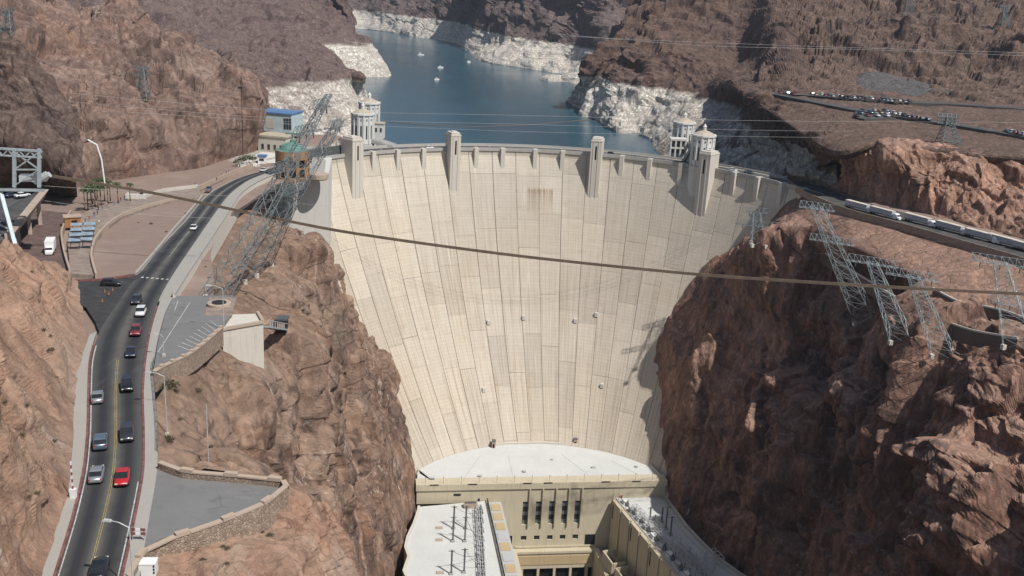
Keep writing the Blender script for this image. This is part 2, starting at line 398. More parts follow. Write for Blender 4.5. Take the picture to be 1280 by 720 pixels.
plain('trailer_side', (.42, .42, .44), .5, .1, .1, .4)
plain('tyre', (.02, .02, .02), .9)
plain('tan_roof', (.42, .37, .29), .85, 0, .15, .6)
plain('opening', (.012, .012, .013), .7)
plain('palm_green', (.055, .085, .032), .8, 0, .4, 2)
plain('palm_trunk', (.16, .115, .08), .9, 0, .3, 3)
plain('shrub_green', (.075, .078, .038), .9, 0, .4, 3)
plain('skin', (.42, .27, .2), .7); plain('hair', (.04, .03, .025), .8)
for nm, c in dict(navy=(.03, .04, .09), white=(.7, .7, .7), red=(.4, .05, .04), black=(.02, .02, .025), khaki=(.3, .24, .16), blue=(.08, .16, .35), grey=(.2, .2, .21), pink=(.5, .25, .27)).items():
    plain('cloth_'+nm, c, .9)
n = NT('glass_dark'); n.b.inputs['Specular IOR Level'].default_value = .6
n.out(n.mix((.018, .022, .026), (.05, .06, .068), n.noise(n.map(), .4, 3)), None, .12)
n = NT('glass_car'); n.b.inputs['Specular IOR Level'].default_value = .5
n.out(n.mix((.012, .014, .017), (.03, .034, .038), n.noise(n.map(), .8, 2)), None, .08)
for nm, c, mt in (('silver', (.34, .36, .38), .5), ('red', (.42, .018, .02), .0), ('maroon', (.20, .025, .03), .1), ('white', (.68, .68, .68), 0), ('black', (.012, .013, .016), .1),
                  ('charcoal', (.05, .055, .062), .4), ('navy', (.02, .03, .06), .3), ('steel_blue', (.16, .21, .26), .5), ('tan', (.33, .28, .2), .3), ('plum', (.14, .06, .12), .2)):
    n = NT('car_'+nm); n.b.inputs['Specular IOR Level'].default_value = .6; n.b.inputs['Coat Weight'].default_value = .5; n.b.inputs['Coat Roughness'].default_value = .1
    n.out(n.mix(tuple(x*.9 for x in c), c, n.noise(n.map(), 3, 3)), None, .35, mt)
n = NT('lamp_red'); n.out(n.mix((.3, .02, .02), (.36, .03, .03), n.noise(n.map(), 4)), None, .3)
n = NT('lamp_clear'); n.out(n.mix((.6, .6, .58), (.7, .7, .68), n.noise(n.map(), 4)), None, .15)
n = NT('lake_water')
P = n.map(); rip = n.noise(n.map(scale=(1, .6, 1)), .35, 5, .65); big = n.noise(n.map(scale=(1, .5, 1)), .012, 4, .6, .5)
n.b.inputs['IOR'].default_value = 1.33; n.b.inputs['Specular IOR Level'].default_value = .5
c = n.mix((.028, .078, .112), (.038, .094, .130), big)
c = n.mix(c, (.032, .080, .106), n.ramp(n.noise(n.map(scale=(1, .25, 1)), .03, 4), [(.5, 0), (.7, .8)]))
n.out(c, n.bump(rip, .5, .35), n.ramp(big, [(.3, .12), (.7, .22)]))
n = NT('river_water')
n.out(n.mix((.006, .012, .011), (.012, .02, .018), n.noise(n.map(), .1, 4)), n.bump(n.noise(n.map(), .5, 3), .1, .4), .12)

rock('rock_scree', [(.075, .07, .07), (.12, .112, .11), (.155, .145, .14), (.14, .12, .115)], veins=0, talus=(.14, .13, .125), fine=1.5)

rock('rock_spur', [(.075, .05, .045), (.145, .098, .082), (.185, .13, .108), (.17, .10, .075)], veins=.4, talus=(.20, .145, .12), zone=((.085, .065, .062), (.18, .12, .098)), fine=1.2, relief=0.5)
rock('rock_pale', [(.28, .24, .20), (.44, .385, .33), (.52, .465, .40), (.40, .32, .25)], veins=.2, talus=(.46, .40, .34), zone=((.33, .28, .24), (.50, .44, .38)))
# ------------------------------------------------------------------ terrain: lofted control nets with fractured relief
def _hash(ix, iy, iz, k):
    h = (ix.astype(np.int64)*374761393 + iy.astype(np.int64)*668265263 + iz.astype(np.int64)*2147483647 + k*974634541) & 0xFFFFFFFF
    h = ((h ^ (h >> 13)) * 1274126177) & 0xFFFFFFFF
    h = ((h ^ (h >> 16)) * 2246822519) & 0xFFFFFFFF
    h = h ^ (h >> 15)
    return (h & 0xFFFFFF).astype(np.float64) / 16777216.0
def vnoise(p, k=0):
    i = np.floor(p); f = p - i; f = f*f*f*(f*(f*6-15)+10)
    x, y, z = i[:, 0], i[:, 1], i[:, 2]; r = 0
    for a in (0, 1):
        wa = f[:, 0] if a else 1-f[:, 0]
        for b in (0, 1):
            wb = f[:, 1] if b else 1-f[:, 1]
            for c in (0, 1):
                wc = f[:, 2] if c else 1-f[:, 2]
                r = r + wa*wb*wc*_hash(x+a, y+b, z+c, k)
    return r*2-1
def fbm(p, oct=5, gain=.5, k=0, ridged=False):
    a, s, r = 1.0, 1.0, 0
    for o in range(oct):
        nn = vnoise(p*s + o*17.3, k+o)
        r = r + a*((1-2*np.abs(nn)) if ridged else nn); a *= gain; s *= 2.03
    return r
def facet(p, k=0, sharp=16.0):
    """blocky fracture: tilted planes cell by cell, welded along narrow seams"""
    i = np.floor(p); num = np.zeros(len(p)); den = np.zeros(len(p)); nb = []
    best = np.full(len(p), 1e9)
    for a in (-1, 0, 1):
        for b in (-1, 0, 1):
            for c in (-1, 0, 1):
                x, y, z = i[:, 0]+a, i[:, 1]+b, i[:, 2]+c
                h = _hash(x, y, z, k)
                q = np.stack([x+.1+.8*h, y+.1+.8*((h*61.7) % 1), z+.1+.8*((h*977.3) % 1)], 1)
                d = p-q; dd = (d*d).sum(1); np.minimum(best, dd, out=best)
                hv = (((h*4177.1) % 1)-.5)*1.6 + d[:, 0]*(((h*7919.3) % 1)-.5)*1.3 + d[:, 1]*(((h*3313.7) % 1)-.5)*1.3 + d[:, 2]*(((h*5557.9) % 1)-.5)*1.3
                nb.append((dd, hv))
    for dd, hv in nb:
        wt = np.exp(-sharp*(dd-best)); num += wt*hv; den += wt
    return num/den
def crom(C, t):
    """Catmull-Rom along axis 0 of C at parameters t"""
    n = C.shape[0]; i = np.clip(np.floor(t).astype(int), 0, n-2); f = (t-i).reshape((-1,)+(1,)*(C.ndim-1))
    P0 = C[np.clip(i-1, 0, n-1)]; P1 = C[i]; P2 = C[i+1]; P3 = C[np.clip(i+2, 0, n-1)]
    m1, m2 = (P2-P0)*.38, (P3-P1)*.38
    return (2*f**3-3*f**2+1)*P1 + (f**3-2*f**2+f)*m1 + (-2*f**3+3*f**2)*P2 + (f**3-f**2)*m2
def params(seg, total):
    seg = np.asarray(seg, float); seg = seg/seg.sum(); out = []
    for i, s in enumerate(seg):
        k = max(2, int(round(s*total))); out.append(i+np.arange(k)/k)
    out.append(np.array([len(seg)])); return np.concatenate(out)
def patch(name, rows, mat, nr, nc, amp=1.0, scales=(34, 14, 6, 2.6), w=(.20, .2, .2, .18), row_amp=None, col_amp=None,
          seed=0, vstretch=.6, ridge=.0, rscale=40., soft=.12, smooth=False, flip=False, row_w=None, col_w=None, bias=0.0, ledge=1.0):
    C = np.array([[np.asarray(p, float) for p in r] for r in rows]); R_, K_, _ = C.shape
    sr = np.linalg.norm(np.diff(C, axis=0), axis=2).mean(1); sc_ = np.linalg.norm(np.diff(C, axis=1), axis=2).mean(0)
    if row_w is not None: sr = sr*np.array(row_w)
    if col_w is not None: sc_ = sc_*np.array(col_w)
    tr, tc = params(sr, nr), params(sc_, nc)
    G = crom(C, tr); G = np.swapaxes(crom(np.swapaxes(G, 0, 1), tc), 0, 1)
    a = np.ones((len(tr), len(tc)))*amp
    if row_amp is not None: a *= np.interp(tr, np.arange(R_), row_amp)[:, None]
    if col_amp is not None: a *= np.interp(tc, np.arange(K_), col_amp)[None, :]
    du = np.gradient(G, axis=1); dv = np.gradient(G, axis=0); N = np.cross(du, dv); N /= (np.linalg.norm(N, axis=2, keepdims=True)+1e-9)
    if N[..., 2].mean() < 0: N = -N
    p = G.reshape(-1, 3); Nf = N.reshape(-1, 3)
    q = p + np.stack([fbm(p/22+9, 3, k=seed+50), fbm(p/22+29, 3, k=seed+60), fbm(p/22+49, 3, k=seed+70)], 1)*3.0
    q = q*np.array([1, 1, vstretch]); q = np.stack([q[:, 0]+.35*q[:, 2], q[:, 1]-.25*q[:, 2], q[:, 2]+.22*q[:, 0]+.12*q[:, 1]], 1)
    led = p[:, 2]+.25*p[:, 0]+.12*p[:, 1]+fbm(p/30+3, 3, k=seed+33)*5
    h = 0
    for i, (s, wi) in enumerate(zip(scales, w)): h = h + facet(q/s + seed*3.7, seed*11+i*7, (44.0, 48.0, 36.0, 24.0)[min(i, 3)])*s*wi*(1.25 if i < 2 else 1.6)
    h = h + fbm(p/rscale+seed, 5, .5, seed+5)*rscale*soft
    cr = fbm(q/(scales[1]*1.6)+seed, 5, .56, seed+15, True)
    h = h - np.maximum(0, cr-.55)*scales[1]*.16 + fbm(q/scales[min(2, len(scales)-1)], 3, .6, seed+19)*scales[min(2, len(scales)-1)]*.10
    lp = led/(scales[1]*.62); fr = lp-np.floor(lp); h = h + (np.clip(fr*1.35, 0, 1)-.5)*-scales[1]*.085*ledge*np.clip(fbm(p/45+7, 2, k=seed+40)+.6, 0, 1)
    if ridge: h = h + (fbm(p*np.array([1, 1, .35])/rscale+seed*2, 4, .5, seed+9, True))*rscale*ridge
    hg = (h+bias).reshape(a.shape); hp = np.pad(hg, 1, mode='edge')
    hg = .72*hg + .07*(hp[:-2, 1:-1]+hp[2:, 1:-1]+hp[1:-1, :-2]+hp[1:-1, 2:]); h = hg.reshape(-1)
    G = (p + Nf*(h[:, None])*a.reshape(-1, 1)).reshape(G.shape)
    nR, nC = len(tr), len(tc); idx = np.arange(nR*nC).reshape(nR, nC)
    F = np.stack([idx[:-1, :-1], idx[:-1, 1:], idx[1:, 1:], idx[1:, :-1]], 2).reshape(-1, 4)
    me = bpy.data.meshes.new(name); me.vertices.add(nR*nC); me.vertices.foreach_set('co', G.reshape(-1))
    me.loops.add(F.size); me.loops.foreach_set('vertex_index', F.reshape(-1)); me.polygons.add(len(F))
    me.polygons.foreach_set('loop_start', np.arange(0, F.size, 4)); me.polygons.foreach_set('loop_total', np.full(len(F), 4))
    me.polygons.foreach_set('use_smooth', np.full(len(F), smooth)); me.materials.append(M[mat]); me.update(); me.validate()
    TERR.append(G)
    return structure(link(name, me))
TERR = []

# left canyon wall, from the road shoulder down to the powerhouse
_y = [105, 150, 190, 230, 280, 330, 380, 430, 500]
def _tab(xs, zs, ys=None): return [W(x, y, z) for x, y, z in zip(xs, ys or _y, zs)]
patch('canyon_wall_west', [
    _tab([-48, -58, -62, -70, -90, -99, -109, -118, -122], [18.6, 18.6, 16.8, 12, 6.5, 2.5, .5, -2, -3]),
    _tab([-43, -50.5, -55, -60, -74, -84, -94, -108, -114], [14, 14.5, 10.5, 5.5, 2, -1, -4, -16, -22]),
    _tab([-42, -43.5, -48, -52, -59, -67, -77, -92, -103], [4, 8, 1.5, -3, -4, -7, -12, -27, -32]),
    _tab([-44, -45, -49, -51, -56, -63, -73, -88, -94], [-25, -25, -25, -25, -27, -28, -30, -38, -40], [105, 150, 190, 230, 280, 330, 380, 432, 505]),
    _tab([-45, -46, -48, -49.5, -52, -57, -64, -72, -74], [-60]*9, [105, 150, 190, 230, 280, 330, 380, 430, 505]),
    _tab([-46, -46, -46, -47, -48.5, -51, -54, -56.5, -56], [-100]*9, [105, 150, 190, 230, 280, 330, 380, 430, 492]),
    _tab([-46, -45.5, -45, -45, -44.5, -44.5, -43.5, -43, -42], [-142]*9, [105, 150, 190, 230, 280, 330, 380, 425, 470]),
    _tab([-44, -43, -43, -43, -43, -43, -42, -41, -40], [-200]*9, [105, 150, 190, 230, 280, 330, 380, 425, 470]),
], 'rock_cliff_left', 420, 580, 1.0, (30, 12, 5, 2.2), (.17, .20, .15, .12), row_amp=[.05, .4, .9, 1, 1, .8, .35, .3], seed=3, vstretch=.5, row_w=[2.0, 1.6, 1.2, 1, 1, .8, .4])
patch('rock_promontory', [
    [W(-46, 98, 21.0), W(-41, 109, 20.9), W(-36.5, 119.5, 20.4), W(-32.5, 125.5, 19.3), W(-30.2, 130.5, 18.5), W(-33, 134, 18.0), W(-46, 136, 18.4)],
    [W(-44, 93, 20.6), W(-38.4, 104, 20.3), W(-33.8, 115, 19.5), W(-29, 122, 18.4), W(-26.8, 131, 17), W(-30, 139, 15.4), W(-45, 142, 16)],
    [W(-40, 80, 17), W(-34, 90, 16.4), W(-29, 103, 15.4), W(-25, 115, 13.6), W(-23.2, 131, 10.5), W(-28, 145, 9.5), W(-45, 150, 9.5)],
    [W(-34, 68, 2), W(-28, 78, 0), W(-25, 92, -2), W(-22, 110, -4), W(-21, 132, -6), W(-28, 152, -8), W(-46, 158, -10)],
    [W(-34, 66, -60), W(-28, 76, -60), W(-26, 92, -60), W(-26, 110, -60), W(-26, 130, -60), W(-32, 148, -60), W(-46, 152, -60)],
], 'rock_near', 130, 170, 1.0, (12, 5, 2, .9), (.15, .18, .14, .12), row_amp=[.0, .5, 1, 1, 1], seed=8, rscale=14, row_w=[2, 2, 1.5, .3])
patch('rocky_knoll', [
    [RD(40, 770, -.2), RD(58, 724, -.2), RD(90, 612, -.2), RD(96, 525, -.2), RD(108, 432, -.2), RD(104, 392, -.2), RD(104, 354, -.6)],
    [RD(8, 770, 1.6), RD(30, 720, 1.6), RD(70, 612, 1.6), RD(76, 518, 1.6), RD(90, 430, 1.6), RD(86, 378, 1.6), RD(92, 346, 1.0)],
    [Z(-30, 770, 26), Z(0, 720, 26), Z(50, 610, 26), Z(56, 512, 26), Z(66, 425, 25), Z(70, 365, 22.5), Z(86, 342, 19)],
    [Z(-130, 740, 35), Z(-90, 680, 35), Z(-20, 570, 34.5), Z(0, 480, 34), Z(20, 395, 32.5), Z(32, 335, 29), Z(48, 322, 25)],
    [Z(-260, 700, 46), Z(-200, 600, 45), Z(-110, 500, 44), Z(-80, 420, 42), Z(-50, 345, 39.5), Z(-20, 312, 36), Z(2, 307, 33)],
    [W(-122, 90, 49), W(-132, 110, 49), W(-140, 130, 47), W(-142, 155, 44), W(-136, 178, 40), W(-126, 196, 34), W(-116, 212, 27)],
    [W(-190, 90, 45), W(-190, 110, 45), W(-180, 130, 40), W(-175, 160, 32), W(-165, 190, 22), W(-150, 212, 14), W(-130, 230, 11)],
], 'rock_near', 290, 290, .8, (13, 6, 2.6, 1.1), (.15, .18, .14, .11), row_amp=[.0, .25, .8, 1, 1, .6, .3], seed=12, rscale=18, row_w=[2, 2, 1.6, 1.2, .6, .3], soft=.1)
# level ground west of the road
gy = [150, 200, 236, 280, 320, 376, 440, 500, 570]; gz = [zroad(v)-.75 for v in gy]
patch('plaza_ground', [[W(x, y, z + (8 if x < -240 else 0)) for y, z in zip(gy, gz)] for x in (-330, -190, -150, -120, -100, -60 )][:5]
      + [[W(x, y, z-(.6 if y < 480 else 2)) for x, y, z in zip((-62, -66, -72, -86, -95, -104, -112, -116, -100), gy, gz)]], 'gravel_ground', 60, 120, .06, (20, 8), (.1, .1), seed=2)
patch('rocky_hillside', [
    [RD(-90, 262, -1.5), RD(10, 240, -1.5), RD(80, 240, -1.5), RD(130, 228, -1.5), RD(190, 220, -1.5), RD(245, 214, -1.5), RD(288, 200, -1.5), Z(320, 190, -1.2), Z(336, 170, -1.2)],
    [Y(-90, 190, 370), Y(10, 172, 395), Y(88, 165, 395), Y(145, 155, 412), Y(205, 152, 445), Y(255, 145, 465), Y(298, 140, 484), Y(320, 140, 500), Y(335, 150, 580)],
    [Y(-90, 110, 430), Y(10, 95, 450), Y(95, 118, 440), Y(150, 104, 465), Y(210, 100, 490), Y(260, 95, 505), Y(295, 96, 515), Y(315, 100, 520), Y(330, 120, 600)],
    [Y(-90, 40, 520), Y(10, 35, 530), Y(80, 60, 535), Y(150, 74, 550), Y(200, 72, 580), Y(240, 72, 600), Y(275, 82, 590), Y(306, 96, 560), Y(322, 112, 650)],
    [Y(-90, -70, 640), Y(10, -40, 640), Y(90, 12, 640), Y(155, 8, 660), Y(196, 42, 660), Y(235, 62, 690), Y(270, 78, 680), Y(298, 94, 640), Y(315, 110, 700)],
    [Y(-90, -60, 830), Y(10, -40, 820), Y(90, 24, 800), Y(155, 25, 800), Y(200, 57, 770), Y(235, 77, 770), Y(268, 92, 750), Y(294, 102, 710), Y(312, 118, 760)],
], 'rock_left', 380, 500, 1.0, (50, 22, 9, 4), (.15, .19, .18, .17), row_amp=[.0, .7, 1, 1, .9, .5], col_amp=[1, 1, 1, 1, 1, .9, .8, .5, .6], seed=21, vstretch=.7, rscale=60, soft=.06)
patch('dark_spur', [
    [Y(-160, -10, 400), Y(-90, 0, 396), Y(-30, 22, 392), Y(15, 45, 388), Y(48, 80, 382), Y(74, 112, 376), Y(98, 140, 370), Y(108, 178, 362)],
    [Y(-160, 60, 380), Y(-90, 70, 376), Y(-30, 85, 372), Y(10, 100, 368), Y(40, 125, 364), Y(66, 148, 360), Y(92, 170, 356), Y(104, 200, 352)],
    [Y(-160, 150, 356), Y(-90, 155, 352), Y(-30, 160, 350), Y(5, 168, 348), Y(35, 182, 346), Y(60, 196, 344), Y(84, 212, 343), Y(98, 222, 342)],
    [RD(-160, 250, -2), RD(-90, 248, -2), RD(-30, 246, -2), RD(5, 246, -2), RD(34, 246, -2), RD(58, 246, -2), RD(82, 246, -2), RD(96, 244, -2)],
], 'rock_spur', 160, 230, 1.0, (26, 11, 5, 2.2), (.13, .16, .16, .15), row_amp=[.5, .9, .9, .1], seed=25, rscale=30)
# lake shores
def wl(lst, z=-62): return [W(a, b, z) for a, b in lst]
s7 = [(-215, 610), (-190, 660), (-150, 720), (-124, 800), (-128, 900), (-148, 1020), (-172, 1110), (-260, 1180)]
patch('west_shore', [wl(s7), wl(s7, -43),
    [W(-260, 640, -5), W(-250, 700, -5), Z(325, 106, -5), Z(370, 101, -5), Z(410, 98, -5), Z(438, 97, -5), Z(448, 95, -5), W(-290, 1165, -5)],
    [Y(150, 100, 820), Y(200, 84, 900), Y(300, 66, 930), Y(350, 58, 960), Y(398, 62, 985), Y(424, 76, 985), Y(434, 90, 985), W(-300, 1150, 6)],
    [Y(140, 55, 1000), Y(190, 50, 1050), Y(300, 46, 1080), Y(350, 43, 1100), Y(394, 54, 1100), Y(414, 68, 1080), Y(422, 86, 1060), W(-330, 1140, 12)]],
    'rock_far_left', 170, 240, 1.0, (70, 30, 13, 6), (.07, .1, .12, .14), row_amp=[.3, .6, .7, .9, .6], col_amp=[1, 1, 1, 1, .8, .6, .35, .2], seed=31, rscale=70, soft=.05)
s7b = [(-800, 1000), (-440, 1140), (-340, 1230), (-245, 1285), (-172, 1330), (-188, 1430), (-260, 1600), (-430, 1900)]
patch('west_headland', [wl(s7b), wl(s7b, -43),
    [W(-820, 1060, -5), W(-450, 1210, -5), W(-350, 1275, -5), W(-257, 1322, -5), W(-206, 1350, -5), W(-214, 1440, -5), W(-290, 1600, -5), W(-450, 1900, -5)],
    [W(-860, 1150, 45), W(-480, 1300, 45), W(-370, 1375, 20), Y(404, 30, 1400), Y(446, 42, 1410), W(-238, 1480, 22), W(-320, 1620, 30), W(-480, 1920, 40)],
    [W(-900, 1300, 120), W(-540, 1430, 95), W(-440, 1500, 68), Y(376, -4, 1500), Y(424, 8, 1490), W(-300, 1550, 80), W(-390, 1660, 90), W(-560, 1950, 110)],
    [W(-1000, 1600, 240), W(-700, 1650, 240), W(-560, 1700, 160), W(-460, 1720, 125), W(-400, 1700, 110), W(-400, 1720, 110), W(-500, 1800, 190), W(-700, 2050, 220)]],
    'rock_far_left', 180, 240, 1.0, (110, 45, 20, 9), (.03, .07, .11, .13), row_amp=[.2, .5, .7, 1, 1, 1], seed=37, rscale=110, soft=.04)
s6 = [Z(x, y, -43)[:2] for x, y in ((452, 36), (520, 46), (566, 55), (600, 76), (648, 84), (700, 92), (742, 97))]
s6 = [(-1100, 2500), (-700, 2450)] + [tuple(v) for v in s6] + [(200, 1370), (520, 1350)]
t6 = [W(-1100, 2600, -5), W(-700, 2560, -5)] + [Z(x, y, -5) for x, y in ((440, 11), (520, 20), (566, 27), (612, 40), (652, 47), (704, 54), (762, 64))] + [W(240, 1440, -5), W(560, 1420, -5)]
patch('far_shore', [wl(s6), wl(s6, -43), t6, [p + W(0, 130, 75) for p in t6], [p + W(-10, 340, 190) for p in t6], [p + W(-20, 800, 330) for p in t6]],
    'rock_far', 170, 330, 1.0, (150, 60, 26, 12), (.09, .11, .12, .13), row_amp=[.15, .35, .6, 1, 1, 1], seed=43, rscale=150, soft=.08, ridge=.03, row_w=[.5, 1.4, 1.6, 1.2, .4])
s5 = [(360, 1330)] + [tuple(Z(x, y, -43)[:2]) for x, y in ((723, 122), (727, 140), (765, 163), (800, 169))] + [(114, 840), (110, 740), (112, 650), (120, 590), (132, 540), (140, 512)]
patch('east_shore', [wl(s5), wl(s5, -43),
    [W(370, 1330, -5), Z(742, 92, -5), Z(752, 94, -5), Z(773, 101, -5), Z(830, 110, -5), Z(872, 119, -5), Z(922, 133, -5), W(148, 668, -6), W(152, 600, -6), W(154, 545, -6), W(148, 514, -4)],
    [W(390, 1340, 30), Y(754, 80, 1100), Y(768, 72, 1090), Y(795, 74, 1060), Y(850, 80, 1040), Y(900, 94, 950), Z(930, 119, 21), Z(962, 138, 23), Z(1000, 160, 23), Z(1034, 186, 21), Z(1042, 196, 18)],
    [W(420, 1400, 90), Y(771, 58, 1130), Y(786, 42, 1140), Y(812, 32, 1140), Y(870, 38, 1130), Y(930, 62, 1050), Z(978, 118, 21), Z(1010, 140, 21), Z(1040, 160, 21), Z(1060, 186, 19), Z(1064, 196, 16)],
    [W(480, 1500, 150), Y(797, 28, 1220), Y(818, 6, 1230), Y(838, -12, 1240), Y(890, -40, 1260), Y(950, -20, 1200), Z(1000, 122, 18), Z(1030, 142, 18), Z(1060, 162, 18), Z(1075, 188, 17), Z(1078, 197, 15)],
    [W(600, 1800, 260), Y(820, -10, 1500), Y(830, -40, 1500), Y(850, -60, 1500), Y(890, -90, 1500), Y(950, -60, 1500), Z(1030, 124, 15), Z(1050, 144, 15), Z(1080, 162, 15), Z(1085, 189, 15), Z(1088, 198, 13)]],
    'rock_far_right', 230, 360, 1.0, (60, 26, 11, 5), (.12, .15, .16, .16), row_amp=[.3, .6, .8, 1, 1, 1, 1], col_amp=[1, 1, 1, 1, .8, .35, .35, .8, .9, .8, .6], seed=51, rscale=80, soft=.06, ridge=.02)
patch('east_terrace', [
    [Z(926, 128, 2), Z(966, 152, 4), Z(1040, 205, 4), Y(1100, 200, 456), Y(1160, 206, 450), Y(1220, 212, 440), Y(1288, 220, 430), Y(1420, 240, 402)],
    [Z(926, 123, 20), Z(966, 144, 22), Z(1040, 192, 20.5), Y(1100, 179, 452), Y(1160, 186, 446), Y(1220, 191, 436), Y(1288, 197, 426), Y(1420, 217, 398)],
    [Z(936, 119, 23), Z(975, 131, 25.5), Z(1060, 162, 27), Z(1110, 162, 28.5), Z(1165, 166, 29), Z(1225, 171, 29), Z(1292, 179, 29), Z(1420, 196, 29)],
    [Z(944, 114, 25), Z(972, 117, 28), Z(1040, 119, 31), Z(1100, 122, 32), Z(1160, 127, 32), Z(1220, 133, 33), Z(1288, 138, 34), Z(1420, 152, 36)],
    [Y(950, 98, 850), Y(985, 96, 850), Y(1040, 95, 850), Y(1095, 96, 860), Y(1160, 106, 830), Y(1220, 112, 830), Y(1288, 116, 820), Y(1420, 125, 800)],
    [Y(960, 60, 1000), Y(1000, 50, 1000), Y(1050, 42, 1000), Y(1100, 42, 1000), Y(1160, 50, 980), Y(1225, 52, 970), Y(1292, 56, 960), Y(1420, 60, 940)],
    [Y(970, 0, 1150), Y(1010, 0, 1180), Y(1060, 3, 1200), Y(1110, 2, 1200), Y(1170, 4, 1180), Y(1230, 8, 1150), Y(1295, 10, 1150), Y(1420, 15, 1130)],
    [Y(970, -60, 1600), Y(1010, -60, 1600), Y(1060, -60, 1600), Y(1110, -60, 1600), Y(1170, -60, 1600), Y(1230, -50, 1600), Y(1295, -50, 1600), Y(1420, -50, 1600)]],
    'rock_terrace', 250, 330, 1.0, (60, 26, 11, 5), (.13, .16, .17, .16), row_amp=[0, .05, .10, .07, .9, 1.1, 1.1, 1], seed=57, rscale=80, soft=.06, ridge=.03)
patch('rust_bluff', [
    [W(156, 520, -6), W(146, 490, 0), Z(1045, 239, .8), Z(1072, 250, .8), Z(1112, 258, 1), Z(1160, 269, 1.4), Z(1210, 282, 1.8), Z(1288, 303, 2), Z(1420, 348, 2.5)],
    [W(158, 522, 8), Y(1037, 212, 495), Y(1046, 217, 462), Y(1074, 215, 452), Y(1116, 216, 441), Y(1166, 226, 428), Y(1216, 234, 420), Y(1288, 250, 402), Y(1420, 272, 372)],
    [Z(1040, 200, 17), Y(1042, 196, 500), Y(1048, 190, 468), Y(1076, 182, 457), Y(1116, 176, 450), Y(1166, 181, 446), Y(1221, 187, 436), Y(1289, 194, 426), Y(1420, 213, 398)],
    [Z(1050, 196, 16), Z(1060, 194, 17), Y(1060, 186, 490), Y(1085, 182, 482), Y(1122, 176, 478), Y(1172, 180, 475), Y(1230, 186, 466), Y(1297, 193, 454), Y(1430, 210, 425)],
], 'rock_rust', 130, 300, 1.0, (26, 11, 5, 2.2), (.2, .24, .22, .2), row_amp=[.2, 1, .4, .05], seed=63, vstretch=.45, rscale=30, ridge=.06)
patch('pale_rock_cut', [
    [Z(984, 224, -2), Z(1000, 229, -2), Z(1020, 235, -2), Z(1046, 243, -2)],
    [Y(986, 216, 500), Y(1004, 218, 492), Y(1024, 222, 484), Y(1046, 228, 474)],
    [Y(992, 210, 512), Y(1012, 206, 506), Y(1030, 204, 500), Y(1046, 206, 490)],
    [Y(1004, 206, 524), Y(1020, 200, 520), Y(1036, 194, 515), Y(1050, 194, 510)],
], 'rock_pale', 50, 70, .7, (10, 5, 2.2), (.15, .18, .18), row_amp=[.2, 1, .8, .2], seed=69, rscale=12)
patch('canyon_wall_east', [
    [W(142, 500, -2), Z(1018, 245, -.8), Z(1060, 266, -.6), Z(1130, 286, -.2), Z(1200, 306, .4), Z(1290, 332, 1), Z(1410, 378, 1.5), W(235, 220, 2), W(270, 130, 3)],
    [W(132, 499, -8), Z(998, 268, -8), Z(1040, 296, -9), Z(1100, 325, -9), Z(1170, 352, -9), Z(1285, 386, -7.5), Z(1410, 425, -6), W(212, 210, -5), W(250, 120, -4)],
    [W(122, 500, -26), Z(960, 297, -19), Z(1018, 322, -23), Z(1080, 362, -28), Z(1145, 402, -23), Z(1205, 430, -16), Z(1290, 443, -14), Z(1410, 475, -12), W(225, 115, -10)],
    [W(97, 506, -50), W(110, 458, -52), W(133, 412, -55), W(139, 372, -55), W(142, 332, -55), W(132, 292, -55), W(143, 252, -55), W(155, 200, -50), W(170, 120, -50)],
    [W(75, 500, -92), W(98, 441, -95), W(117, 398, -95), W(127, 365, -95), W(127, 325, -95), W(120, 282, -95), W(128, 235, -95), W(137, 185, -95), W(147, 110, -95)],
    [W(69, 482, -140), W(85.5, 427, -147), W(100, 390, -148), W(108, 371, -148), W(112, 330, -148), W(115, 290, -148), W(120, 240, -150), W(127, 180, -150), W(133, 100, -150)],
    [W(67, 482, -200), W(82, 424, -200), W(94, 390, -200), W(102, 368, -200), W(106, 328, -200), W(108, 288, -200), W(112, 240, -200), W(118, 180, -200), W(124, 100, -200)],
], 'rock_right', 400, 520, 1.0, (46, 19, 8, 3.2), (.25, .25, .19, .16), row_amp=[.03, .07, .6, 1, 1, .5, .2], col_amp=[.15, .65, .9, 1, 1, 1, 1, 1, 1], seed=76, vstretch=.55, rscale=50, ridge=.06, row_w=[1.2, 1.2, 1.2, 1, .9, .3], bias=-3.5)
patch('scree_slope', [
    [Y(1075, 93, 850), Y(1085, 90, 852), Y(1095, 89, 854), Y(1108, 91, 850), Y(1122, 95, 846), Y(1140, 100, 842)],
    [Y(1050, 106, 780), Y(1070, 104, 782), Y(1092, 103, 784), Y(1118, 105, 780), Y(1146, 108, 776), Y(1180, 112, 772)],
    [Y(1030, 120, 715), Y(1060, 121, 715), Y(1092, 122, 715), Y(1125, 123, 712), Y(1165, 125, 708), Y(1215, 128, 704)],
], 'rock_scree', 60, 110, .5, (16, 7, 3), (.12, .14, .14), row_amp=[.5, 1, .4], seed=66, rscale=20)
